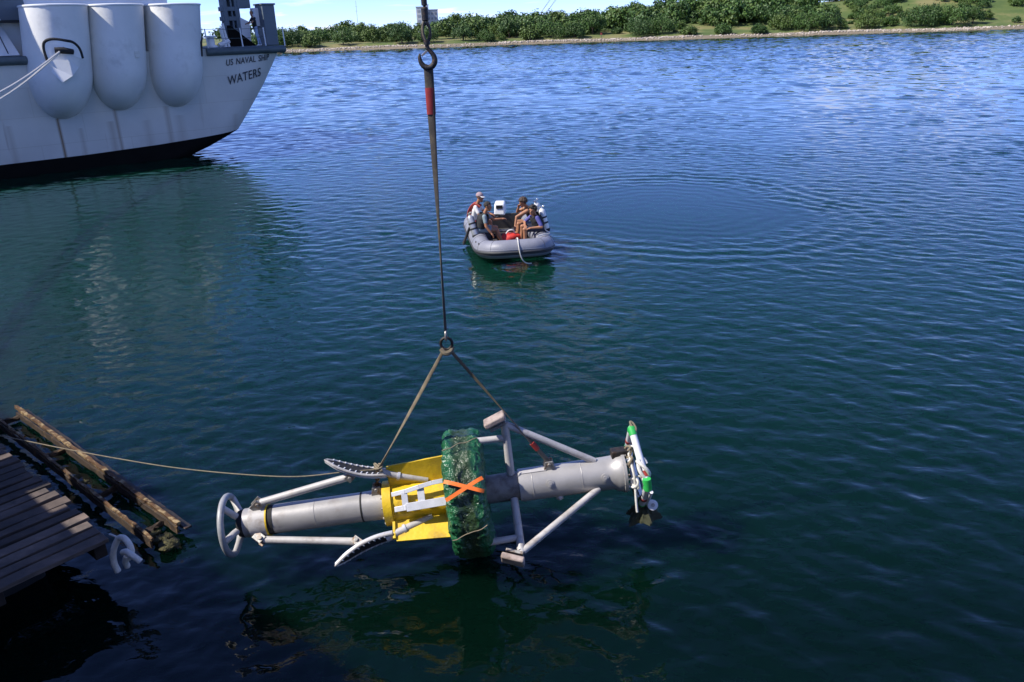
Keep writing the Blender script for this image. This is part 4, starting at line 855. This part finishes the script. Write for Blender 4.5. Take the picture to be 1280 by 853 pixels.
# ------------------------------------------------------------------ slings, hook, cable, tag line
RING = V(-.713, 8.05, 2.83)
br = empty('bridle_sling', 'two-legged webbing sling holding the tube below the ring', 'sling', loc=tuple(RING))
kn = pw(1.70, -.01, .47); lugR = pw(3.66, -.02, .27)
def strap(name, pts, w0, w1, flat, mt, parent, off, tw=0.0):
    n = len(pts); b = MB(); b.tube([np.asarray(p) - off for p in pts], [w0 + (w1 - w0) * k / (n - 1) for k in range(n)], 12, flat=flat, twist=tw, up=(0, -1, .3)); return b.build(name, mt, parent)
lp = [RING + V(-.03, 0, -.07) + (kn - RING - V(-.03, 0, -.07)) * s for s in np.linspace(0, 1, 24)]; rp_ = [RING + V(.03, 0, -.07) + (lugR - RING - V(.03, 0, -.07)) * s for s in np.linspace(0, 1, 24)]
strap('left_leg', lp, .018, .038, .28, 'sling_web', br, RING, 1.9); rl = strap('right_leg', rp_, .018, .034, .28, 'sling_web', br, RING, 2.6)
a = rp_[0] + (rp_[-1] - rp_[0]) * .82; c = rp_[0] + (rp_[-1] - rp_[0]) * .88; b = MB(); b.tube([a - RING, c - RING], .033, 12); b.build('red_mark', 'red_tape', rl)
b = MB(); b.tube([V(.062 * math.sin(t), .0, .068 * math.cos(t)) for t in np.linspace(0, TAU, 30)[:-1]], .016, 10, closed=True); b.build('ring', 'hook_steel', br)
b = MB(); b.tube(spline([V(-.06, 0, -.06), V(-.02, -.03, -.10), V(.04, -.02, -.09), V(.06, .02, -.05)], 5), .028, 8); b.build('strap_eye', 'sling_web', br)
b = MB(); b.tube([V(0, .035 * math.sin(t), .095 + .05 * math.cos(t)) for t in np.linspace(0, TAU, 20)[:-1]], .013, 8, closed=True); b.build('shackle', 'galvanised', br)
for k in range(7):
    s = k / 6; c = kn + (pw(1.64, 0, .235) - kn) * s - RING; t = unit(pw(1.64, 0, .235) - kn); u, w = perp(t, (1, 0, 0)); q = u if k % 2 else w
    b = MB(); b.tube([c + t * .035 * math.cos(a) + q * .02 * math.sin(a) for a in np.linspace(0, TAU, 12)[:-1]], .009, 6, closed=True); b.build('chain_link', 'rust_iron', br)
b = MB(); P = []
for k in range(30): t = TAU * k / 7; P.append(kn - RING + V(.05 * math.sin(t * .9), .055 * math.cos(t), .05 * math.sin(t * .37 + 1)))
b.tube(spline(P, 2), .012, 6); b.build('choker_lashing', 'rope_tan', br)

HK = V(-.712, 8.05, 5.72)                                         # saddle of the hook
hook = empty('crane_hook', 'dark forged crane hook with safety latch at the end of the cable', 'hook', loc=tuple(HK)); hook.scale = (.55,) * 3
hp = [V(-.135, 0, .14), V(-.14, 0, .07), V(-.12, 0, -.01), V(-.07, 0, -.07), V(.0, 0, -.095), V(.075, 0, -.065), V(.118, 0, .01), V(.105, 0, .10), V(.05, 0, .175), V(.01, 0, .23), V(.0, 0, .30)]
P = spline(hp, 6); rr = [float(np.interp(k / (len(P) - 1), [0, .08, .35, .6, .8, 1], [.014, .03, .052, .05, .036, .034])) for k in range(len(P))]
b = MB(); b.tube(P, rr, 14, up=(0, 1, 0)); b.build('hook_body', 'hook_steel', hook)
b = MB(); b.bar((.02, 0, .20), (-.105, 0, .10), .035, .012, (0, 1, 0)); b.build('safety_latch', 'galvanised', hook, smooth=False, bevel=.003)
b = MB(); b.tube([V(0, 0, .28), V(0, 0, .36)], .055, 14); b.build('swivel', 'hook_steel', hook)
b = MB(); b.tube([V(.07 * math.sin(t) * (1 if abs(t - math.pi) > .1 else 1), .0, .47 + .15 * math.cos(t)) for t in np.linspace(0, TAU, 30)[:-1]], .022, 10, closed=True); b.build('link', 'hook_steel', hook)
b = MB(); b.tube(spline([V(.02, .02, .33), V(.065, .03, .47), V(.045, .02, .60), V(0, 0, .68), V(-.045, -.02, .60), V(-.05, -.03, .47), V(-.02, -.02, .36)], 5), .022, 8); b.build('thimble_loop', 'sling_web', hook)
b = MB(); b.tube([V(0, 0, .66), V(0, 0, .67), V(-.003, 0, .86), V(-.003, 0, .88)], [.045, .058, .058, .04], 14); b.build('ferrule', 'hook_steel', hook)
b = MB(); b.tube([V(0, 0, .90), V(0, 0, .91), V(-.003, 0, 1.06), V(-.003, 0, 1.07)], [.035, .05, .05, .035], 14); b.build('ferrule', 'hook_steel', hook)
b = MB(); b.tube([HK + V(0, 0, .36), HK + V(0, 0, 9)], .013, 8); tag(b.build('crane_cable', 'hook_steel'), 'dark wire cable running up from the crane hook', 'cable')
top = HK + V(.0, 0, -.03); bot = RING + V(0, 0, .12); n = 40
b = MB(); b.tube([top + (bot - top) * s for s in np.linspace(0, 1, n)], [float(np.interp(s, [0, .04, .12, .5, .9, 1], [.044, .046, .044, .036, .024, .022])) for s in np.linspace(0, 1, n)], 12, flat=.35, twist=2.2, up=(0, -1, 0))
o = b.build('lifting_strap', 'strap_dark'); tag(o, 'long dark webbing strap from the hook down to the ring', 'strap')
b = MB(); b.tube([top + (bot - top) * s for s in np.linspace(.075, .165, 8)], [.047, .047, .046, .046, .045, .045, .044, .044], 14, flat=.5, up=(0, -1, 0)); b.build('red_mark', 'red_tape', o)
b = MB(); b.tube(spline([(-8.6, 9.9, 1.45), (-7.39, 9.4, 1.319), (-6.646, 9.2, 1.303), (-5.711, 8.95, 1.22), (-4.898, 8.7, 1.183), (-4.111, 8.45, 1.175), (-3.256, 8.2, 1.204), (-2.555, 8.05, 1.235), (-1.958, 7.98, 1.318), tuple(kn + V(-.05, 0, 0))], 6), .0068, 6)
tag(b.build('tag_line', 'rope_tan'), 'thin tan tag line stretched from the dock to the tube', 'rope')

# ------------------------------------------------------------------ people: limbs and trunk are grown into one continuous skin
def capsule(b, p0, r0, p1, r1, n=12):
    p0, p1 = np.asarray(p0, float), np.asarray(p1, float); d = p1 - p0; L_ = np.linalg.norm(d); t = d / (L_ + 1e-9); P, R = [], []
    for k in range(5): a = math.pi / 2 * (1 - k / 4); P.append(p0 - t * r0 * math.sin(a)); R.append(max(r0 * math.cos(a), .0015))
    for k in range(5): a = math.pi / 2 * k / 4; P.append(p1 + t * r1 * math.sin(a)); R.append(max(r1 * math.cos(a), .0015))
    b.tube(P, R, n)
def person(label, J, mats, face, mtx, hair='short', hair_mat='hair_dark', group=None, sleeve=.55, short=.6, grip=None):
    """J: joints (hip, neck, head, sh, el, ha, kn, an pairs: left, right) in the frame mtx; face: facing direction; mats: skin, shirt, sleeve, shorts, shoe"""
    f = unit(face); up = unit(V(0, 0, 1)); tor = unit(J['neck'] - J['hip']); prims = []
    def P(a, ra, c, rc, mt): prims.append((np.asarray(a, float), ra, np.asarray(c, float), rc, mt))
    sk = mats['skin']; ax = unit(J['sh'][0] - J['sh'][1])
    hip, neck, head = J['hip'], J['neck'], J['head']; chest = hip + (neck - hip) * .66
    fr = unit(np.cross(ax, tor))
    if fr @ f < 0: fr = -fr
    P(hip + ax * .085, .105, hip - ax * .085, .105, mats['shorts'])
    for s in (-1, 1): P(hip + ax * .06 * s, .10, chest + ax * .075 * s, .112, mats['shirt'])
    P(hip + fr * .02, .11, chest + fr * .015, .115, mats['shirt'])
    P(J['sh'][0] - ax * .03 - tor * .02, .068, J['sh'][1] + ax * .03 - tor * .02, .068, mats['shirt'])
    P(chest + (neck - chest) * .5, .10, neck - tor * .02, .06, mats['shirt'])
    P(neck - tor * .03, .054, head - unit(head - neck) * .05, .050, sk)
    hu = unit(unit(head - neck) * .7 + up * .3); hu = unit(hu - (hu @ f) * f); hl = np.cross(hu, f)
    P(head + hu * .035 - f * .022, .082, head + hu * .035 + f * .018, .078, sk)
    P(head + f * .025, .070, head - hu * .075 + f * .045, .046, sk)
    P(head + f * .092 + hu * .015, .010, head + f * .112 - hu * .016, .014, sk)
    P(head + f * .088 - hu * .045 + hl * .014, .008, head + f * .088 - hu * .045 - hl * .014, .008, 'lip')
    for s in (-1, 1):
        P(head + hl * .083 * s - f * .01 + hu * .012, .017, head + hl * .086 * s - f * .012 - hu * .018, .013, sk)
        P(head + hl * .032 * s + f * .088 + hu * .020, .011, head + hl * .036 * s + f * .087 + hu * .020, .011, 'eye_dark')
    for i in (0, 1):
        s, e, h = J['sh'][i], J['el'][i], J['ha'][i]; m_ = s + (e - s) * sleeve
        P(s, .062, m_, .054, mats['sleeve']); P(m_, .046, e, .041, sk if sleeve < .95 else mats['sleeve']); P(e, .041, h, .028, sk if sleeve < 1.4 else mats['sleeve'])
        d = unit(h - e); sd = unit(np.cross(d, up) if abs(d[2]) < .9 else np.cross(d, f)); pn = np.cross(sd, d); curl = -pn if pn[2] > 0 else pn
        P(h + d * .01 - sd * .018, .024, h + d * .055 - sd * .022, .018, sk); P(h + d * .01 + sd * .018, .024, h + d * .055 + sd * .022, .018, sk)
        for q, ln in ((-.033, .058), (-.011, .070), (.011, .066), (.033, .050)):
            k1 = h + d * .065 + sd * q; k2 = k1 + d * ln * .55 + curl * .012; k3 = k2 + d * ln * .35 + curl * .026; P(k1, .0105, k2, .0095, sk); P(k2, .0095, k3, .008, sk)
        tb = h + d * .02 - sd * .036; P(tb, .013, tb + d * .03 - sd * .028, .011, sk); P(tb + d * .03 - sd * .028, .011, tb + d * .055 - sd * .028 + curl * .012, .009, sk)
        hj = hip + ax * (.09 if i == 0 else -.09); k, a = J['kn'][i], J['an'][i]; m_ = hj + (k - hj) * short
        P(hj, .092, m_, .078, mats['shorts']); lowm = sk if short < .95 else mats['shorts']; P(m_, .070 if short < .95 else .076, k, .058, lowm)
        cm = k + (a - k) * .3 - fr * .012; P(k, .055, cm, .055, lowm); P(cm, .055, a, .036, lowm)
        toe = unit(V(f[0], f[1], 0) + 1e-6); P(a - V(0, 0, .045) - toe * .03, .036, a - V(0, 0, .055) + toe * .13, .028, mats['shoe'])
    b = MB()
    for p in prims: capsule(b, *p[:4])
    me = bpy.data.meshes.new('tmp'); me.from_pydata(b.v, [], b.f); t = bpy.data.objects.new('tmp', me); COL.objects.link(t)
    md = t.modifiers.new('r', 'REMESH'); md.mode = 'VOXEL'; md.voxel_size = .0095; sm = t.modifiers.new('s', 'SMOOTH'); sm.iterations = 2; sm.factor = .5
    dg = bpy.context.evaluated_depsgraph_get(); me2 = bpy.data.meshes.new_from_object(t.evaluated_get(dg)); bpy.data.objects.remove(t)
    names = list(dict.fromkeys(p[4] for p in prims)); me2.materials.clear()
    for n_ in names: me2.materials.append(M[n_])
    c = np.zeros(len(me2.polygons) * 3, np.float32); me2.polygons.foreach_get('center', c); c = c.reshape(-1, 3).astype(float); best = np.full(len(c), 1e9); idx = np.zeros(len(c), np.int32)
    for p0, r0, p1, r1, mt in prims:
        d = p1 - p0; tt = np.clip(((c - p0) @ d) / (d @ d + 1e-9), 0, 1); dist = np.linalg.norm(c - p0 - tt[:, None] * d, axis=1) - (r0 + (r1 - r0) * tt); w = dist < best; best[w] = dist[w]; idx[w] = names.index(mt)
    me2.polygons.foreach_set('material_index', idx); me2.shade_smooth()
    o = bpy.data.objects.new('person', me2); COL.objects.link(o); o.matrix_world = mtx; tag(o, label, 'person', group)
    hb_ = MB(); g = np.random.default_rng(abs(hash(label)) % 1000 if False else len(label))
    hc = head + hu * .045 - f * .012
    if hair == 'cap':
        n = 20; vs = [hc + hu * .115]; fs = []
        for j in range(1, 7):
            a = j / 6 * math.pi / 2
            for k in range(n): th = TAU * k / n; vs.append(hc + hu * (.012 + .103 * math.cos(a)) + (f * math.cos(th) * .112 + hl * math.sin(th) * .098) * math.sin(a))
        for k in range(n): fs.append((0, 1 + k, 1 + (k + 1) % n))
        for j in range(5):
            for k in range(n): fs.append((1 + j * n + k, 1 + (j + 1) * n + k, 1 + (j + 1) * n + (k + 1) % n, 1 + j * n + (k + 1) % n))
        hb_.add(vs, fs); cp = hb_.build('cap', 'cap_grey', o)
        q = MB(); vs = []
        for th in np.linspace(-1.1, 1.1, 12): vs += [hc + f * .105 * math.cos(th) + hl * .095 * math.sin(th) + hu * .014, hc + f * (.105 * math.cos(th) + .085 * math.cos(th) ** .5 if math.cos(th) > 0 else 0) + hl * .095 * math.sin(th) - hu * .012]
        q.add(vs, [(2 * k, 2 * k + 1, 2 * k + 3, 2 * k + 2) for k in range(11)] + [(2 * k + 2, 2 * k + 3, 2 * k + 1, 2 * k) for k in range(0)]); br_ = q.build('brim', 'cloth_white', cp); sd_ = br_.modifiers.new('t', 'SOLIDIFY'); sd_.thickness = .006
    if True:
        nb_ = 420 if hair == 'curly' else 520; rr_ = .024 if hair == 'curly' else .017
        for _ in range(nb_):
            d = unit(g.normal(0, 1, 3)); dd = d @ hu * 1.0; df = d @ f
            if dd < -.35 or (df > .30 and dd < .55) or (dd < .1 and df > .05): continue
            if hair == 'cap' and dd > .05: continue
            R_ = .102 if hair == 'curly' else .084
            hb2 = hc + f * (df * R_ * 1.12) + hu * (dd * R_) + hl * ((d @ hl) * R_ * .95)
            if hair != 'cap': hb_.ball(hb2, rr_ * g.uniform(.7, 1.35), 0, 7, 5)
            else: pass
        if hair != 'cap': hb_.build('hair', hair_mat, o)
        else:
            q = MB()
            for _ in range(60):
                d = unit(g.normal(0, 1, 3)); dd, df = d @ hu, d @ f
                if df > 0 or dd > .1 or dd < -.6: continue
                q.ball(hc + f * df * .092 + hu * dd * .085 + hl * (d @ hl) * .082, .018, 0, 7, 5)
            q.build('hair', hair_mat, o)
    return o
def vest(o, J, face, mt, wide=1.0):
    hip, neck = J['hip'], J['neck']; ax = unit(J['sh'][0] - J['sh'][1]); tor = unit(neck - hip); b = MB(); n = 28; rows = 10; vs = []
    fr = unit(np.cross(ax, tor))
    for j in range(rows + 1):
        s = .14 + .80 * j / rows; c = hip + (neck - hip) * s; ra = (.215 - .05 * max(0, (s - .7) / .3)) * wide; rf = .165 - .04 * max(0, (s - .75) / .25)
        for k in range(n): th = TAU * k / n; vs.append(c + ax * ra * math.cos(th) * (1 + .03 * math.sin(j * 2.1)) + fr * rf * math.sin(th) * (1 + .04 * math.sin(j * 1.7 + k)))
    b.add(vs, [(j * n + k, j * n + (k + 1) % n, (j + 1) * n + (k + 1) % n, (j + 1) * n + k) for j in range(rows) for k in range(n)]); return b.build('vest', mt, o, angle=60)

# ------------------------------------------------------------------ inflatable boat: local x right, y away (stern), z up
BX, BY = unit(V(.991, .134, 0)), unit(V(-.134, .991, 0)); BO = V(.0, 22.75, 0); BM = frame(BO, BX * 1.05, BY * 1.05, (0, 0, 1.05))
boat = empty('inflatable_boat', 'grey inflatable dive boat with four people and a white outboard', 'boat', mat=BM)
path = [V(-.84, 2.25, .32), V(-.84, 2.05, .32), V(-.84, 1.7, .31), V(-.84, .9, .29), V(-.84, .1, .29), V(-.84, -.6, .31)]
for th in np.linspace(172, 8, 15):
    a = math.radians(th); c, s = math.cos(a), math.sin(a); path.append(V(.84 * math.copysign(abs(c) ** .62, c), -.75 - 1.02 * abs(s) ** .75, .31 + .12 * abs(s) ** 1.5))
path += [V(-p[0], p[1], p[2]) for p in path[:6][::-1]]
SP = spline(path, 5); nS = len(SP); Rt = [.235] * nS
for k in range(8): Rt[k] = .05 + .185 * math.sin(math.pi / 2 * k / 8); Rt[-1 - k] = Rt[k]
b = MB(); b.tube(SP, Rt, 24); tubeo = b.build('buoyancy_tube', 'tube_grey', boat)
def outer(k, dz, out):
    t = unit(SP[min(k + 1, nS - 1)] - SP[max(k - 1, 0)]); nrm = unit(np.cross(t, (0, 0, 1))); return SP[k] + nrm * -out * (1 if True else 1) + V(0, 0, dz)
sgn = 1 if outer(nS // 2, 0, .1)[1] < SP[nS // 2][1] else -1
for dz, out, r_, mt in ((-.03, .225, .040, 'tube_dark'), (.03, .222, .016, 'tube_grey'), (-.085, .212, .022, 'tube_dark')):
    b = MB(); b.tube([outer(k, dz, sgn * out) for k in range(9, nS - 9)], r_, 8); b.build('rubbing_strake', mt, tubeo)
for k in (22, 30, 37, nS - 23, nS - 31):
    q = outer(k, .14, sgn * .175); b = MB(); b.ball(q, (.055, .055, .02), 0, 12, 6, (unit(V(-(q - SP[k])[1], (q - SP[k])[0], 0) + 1e-6), (0, 0, 1), unit(q - SP[k])) ); b.build('valve_patch', 'tube_dark', tubeo)
for k in np.linspace(12, nS - 13, 9): 
    k = int(k); t = unit(SP[k + 1] - SP[k - 1]); nr, w = perp(t, (0, 0, 1)); b = MB(); b.tube([SP[k] + .2365 * (nr * math.cos(a) + w * math.sin(a)) for a in np.linspace(-1.5, 1.5, 14)], .004, 5); b.build('seam', 'tube_dark', tubeo)
b = MB(); b.box((0, .25, .13), (1.4, 2.9, .05)); b.build('floor_boards', 'floor_board', boat, smooth=False)
b = MB(); b.box((0, 1.72, .33), (1.45, .06, .52)); b.build('transom', 'floor_board', boat, smooth=False, bevel=.01)
b = MB(); b.box((0, .55, .36), (1.25, .26, .04)); b.build('thwart', 'tube_dark', boat, smooth=False, bevel=.01)
b = MB(); b.tube(spline([V(.0, -1.5, .62), V(.0, -1.66, .68), V(-.01, -1.82, .685), V(-.02, -1.97, .59), V(-.01, -2.045, .45), V(.03, -2.05, .28), V(.10, -2.03, .15), V(.20, -2.02, .09), V(.30, -2.0, .08)], 6), .015, 8); b.build('bow_line', 'rope_white', boat)
b = MB(); b.tube(spline([V(.55, -1.45, .64), V(.75, -1.25, .62), V(.95, -.95, .56), V(1.02, -.7, .52), V(.92, -.62, .60)], 6), .018, 8); b.build('grab_line', 'rope_white', boat)
om = bpy.data.objects.new('outboard_motor', None); COL.objects.link(om); om.parent = boat; om.location = (.02, 1.86, 0); om.rotation_euler = (-.05, 0, -.22); om.scale = (.88, .88, .95)
b = MB(); b.hexa([(-.19, -.24, .56), (.19, -.24, .56), (.20, .28, .58), (-.20, .28, .58), (-.17, -.20, .93), (.17, -.20, .93), (.17, .20, .98), (-.17, .20, .98)]); cw = b.build('cowling', 'cowl_white', om, bevel=.05, angle=60)
b = MB(); b.box((0, -.235, .83), (.22, .03, .10), 0, ((1, 0, 0), (0, .995, .10), (0, -.10, .995))); b.build('decal_plate', 'motor_black', cw, smooth=False)
b = MB(); b.box((0, 0, .50), (.30, .40, .14)); b.tube([(0, .05, .5), (0, .08, -.35)], [.13, .08], 12); b.build('leg', 'motor_black', om, bevel=.02)
b = MB(); b.tube([(0, -.2, .52), (-.05, -.45, .56), (-.10, -.70, .58)], [.03, .025, .03], 8); b.build('tiller', 'motor_black', om)
b = MB(); b.box((0, -.10, .35), (.26, .16, .30)); b.build('clamp_bracket', 'motor_black', om, smooth=False, bevel=.02)

J2 = dict(hip=V(-.80, -.15, .62), neck=V(-.66, -.20, 1.06), head=V(-.57, -.24, 1.235), sh=[V(-.64, -.01, 1.01), V(-.69, -.38, 1.00)], el=[V(-.38, .08, .80), V(-.66, -.46, .74)], ha=[V(-.14, .12, .80), V(-.52, -.50, .545)],
          kn=[V(-.34, .02, .60), V(-.36, -.32, .60)], an=[V(-.28, .02, .22), V(-.20, -.36, .22)])
p2 = person('man in black wetsuit with a grey tank leaning on the left tube', J2, dict(skin='skin_tan', shirt='cloth_black', sleeve='cloth_teal', shorts='cloth_teal', shoe='cloth_black'), V(.90, -.42, -.12), BM, 'short', 'hair_dark'); vest(p2, J2, None, 'cloth_black')
J1 = dict(hip=V(-.86, .85, .64), neck=V(-.76, .72, 1.13), head=V(-.68, .68, 1.31), sh=[V(-.72, .90, 1.07), V(-.83, .55, 1.07)], el=[V(-.55, 1.0, .84), V(-.72, .42, .82)], ha=[V(-.35, .9, .78), V(-.50, .42, .74)],
          kn=[V(-.42, 1.0, .62), V(-.42, .66, .62)], an=[V(-.36, 1.0, .22), V(-.36, .66, .22)])
p1 = person('man in grey cap and white shirt at the back of the boat', J1, dict(skin='skin_tan', shirt='cloth_white', sleeve='cloth_white', shorts='cloth_red', shoe='cloth_black'), V(.85, -.5, -.1), BM, 'cap', 'hair_brown')
hp_, nk_ = J1['hip'], J1['neck']; b = MB(); 
for s in (-1, 1):
    axs = unit(J1['sh'][0] - J1['sh'][1]); b.tube(spline([hp_ + axs * .12 * s + V(-.13, .05, .05), (hp_ + nk_) / 2 + axs * .13 * s + V(-.15, .05, .05), nk_ + axs * .11 * s + V(-.07, .02, .01), nk_ + axs * .11 * s + V(.09, -.05, -.06)], 5), .05, 10, flat=.5)
b.build('life_vest', 'cloth_red', p1)
J4 = dict(hip=V(.80, -.45, .62), neck=V(.66, -.50, 1.00), head=V(.585, -.62, 1.135), sh=[V(.70, -.69, .95), V(.66, -.32, .96)], el=[V(.80, -.80, .72), V(.42, -.26, .76)], ha=[V(.52, -.76, .70), V(.40, -.52, .70)],
          kn=[V(.36, -.62, .64), V(.34, -.34, .66)], an=[V(.36, -.62, .22), V(.30, -.32, .22)])
p4 = person('curly-haired diver in blue shirt looking down, seated front right', J4, dict(skin='skin_tan', shirt='cloth_black', sleeve='cloth_blue', shorts='cloth_navy', shoe='cloth_black'), V(-.62, -.78, -.06), BM, 'curly', 'hair_dark', sleeve=.8, short=.8); vest(p4, J4, None, 'cloth_black')
J3 = dict(hip=V(.78, .22, .62), neck=V(.58, .16, 1.07), head=V(.44, .08, 1.215), sh=[V(.54, .0, 1.0), V(.56, .34, 1.02)], el=[V(.24, -.02, .86), V(.32, .36, .92)], ha=[V(.18, -.10, .62), V(.34, .20, 1.10)],
          kn=[V(.30, .06, .64), V(.32, .34, .64)], an=[V(.24, .04, .22), V(.26, .34, .22)])
p3 = person('brown-haired diver behind the blue shirt, hand raised to his face', J3, dict(skin='skin_tan', shirt='cloth_black', sleeve='skin_tan', shorts='cloth_slate', shoe='cloth_black'), V(-.86, -.40, -.3), BM, 'curly', 'hair_brown')

def tank(label, a, c, mt, r=.088, valve='galvanised'):
    a, c = np.asarray(a, float), np.asarray(c, float); t = unit(c - a); root = empty('scuba_tank', label, 'tank', 'scuba tanks in the boat', mat=BM)
    b = MB(); P = [a, a + t * .01, a + t * .05, c - t * .09, c - t * .05, c - t * .015, c]; b.tube(P, [r * .8, r * .95, r, r, r * .86, r * .5, .03], 18); b.build('cylinder', mt, root)
    b = MB(); b.tube([a - t * .005, a + t * .075], r * 1.05, 18); b.build('boot', 'cloth_black', root)
    b = MB(); b.tube([c - t * .01, c + t * .06], .026, 10); u, w = perp(t); b.tube([c + t * .045 - u * .06, c + t * .045 + u * .065], .022, 10); b.ball(c + t * .045 + u * .075, .034, 0, 10, 6); b.build('valve', valve, root)
    for s in (.38, .62): q = a + (c - a) * s; b = MB(); b.tube([q - t * .022, q + t * .022], r * 1.05, 18); b.build('band', 'cloth_black', root)
    return root
tank('silver scuba tank on the back of the man leaning left', V(-.93, -.36, .44), V(-1.07, -.16, 1.02), 'tank_grey', .098)
tank('white scuba tank strapped behind the diver in the blue shirt', V(1.00, -.46, .52), V(.86, -.42, 1.14), 'tank_white', .09, 'chrome')
tank('scuba tank with chrome valve behind the brown-haired diver', V(1.00, .18, .55), V(.80, .05, 1.22), 'tank_white', .09, 'chrome')
b = MB(); gq = np.random.default_rng(12); n, rows = 24, 10; vs = []
for j in range(rows + 1):
    a = math.pi * j / rows
    for k in range(n): th = TAU * k / n; q = Vector((math.cos(th) * 2, math.sin(th) * 2, a)); rr_ = 1 + .22 * mnoise.noise(q * 1.5); vs.append((.30 * math.sin(a) ** .6 * math.cos(th) * rr_, .18 * math.sin(a) ** .6 * math.sin(th) * rr_, .15 * math.cos(a) * rr_))
b.add(vs, [(j * n + k, (j + 1) * n + k, (j + 1) * n + (k + 1) % n, j * n + (k + 1) % n) for j in range(rows) for k in range(n)])
o = b.build('gear_bag', 'red_bag', angle=70); o.matrix_world = BM @ Matrix.Translation((.03, -.25, .32)); tag(o, 'red gear bag lying between the men in the boat', 'bag')
b2_ = MB(); b2_.tube(spline([V(-.14, -.02, .14), V(-.06, -.05, .24), V(.06, -.05, .24), V(.12, -.02, .14)], 5), .018, 6); b2_.build('handle', 'cloth_white', o)
b = MB(); vs = []
for s, w, th_ in ((0, .05, .03), (.25, .055, .03), (.35, .07, .022), (.6, .09, .014), (1, .115, .008)):
    c = V(-1.02, .55, .50) + V(-.22, -.20, -.40) * s; vs += [c + V(0, w, 0) + V(-.02, 0, th_), c + V(0, -w, 0) + V(-.02, 0, th_), c + V(0, -w, 0) - V(-.02, 0, th_), c + V(0, w, 0) - V(-.02, 0, th_)]
b.add(vs, [(k * 4 + q, k * 4 + (q + 1) % 4, (k + 1) * 4 + (q + 1) % 4, (k + 1) * 4 + q) for k in range(4) for q in range(4)] + [(3, 2, 1, 0), (16, 17, 18, 19)])
o = b.build('swim_fin', 'black_rubber', angle=40); o.matrix_world = BM; tag(o, 'black swim fin hanging over the left tube of the boat', 'fin')

# sailor on the ship's stern
SM = frame(SO, SU, SV, (0, 0, 1))
J5 = dict(hip=V(14.16, .72, 6.46), neck=V(14.05, .62, 6.98), head=V(13.98, .56, 7.17), sh=[V(14.08, .42, 6.93), V(14.08, .82, 6.93)], el=[V(13.86, .36, 6.70), V(13.90, .86, 6.70)], ha=[V(13.66, .50, 6.66), V(13.66, .66, 6.66)],
          kn=[V(14.16, .60, 6.0), V(14.30, .82, 6.0)], an=[V(14.18, .58, 5.58), V(14.44, .84, 5.58)])
p5 = person('person in dark top and pale jeans standing at the ship stern rail', J5, dict(skin='skin_tan', shirt='cloth_black', sleeve='cloth_black', shorts='denim_pale', shoe='cloth_white'), V(-.85, -.5, -.15), SM, 'short', 'hair_dark', short=1.0)
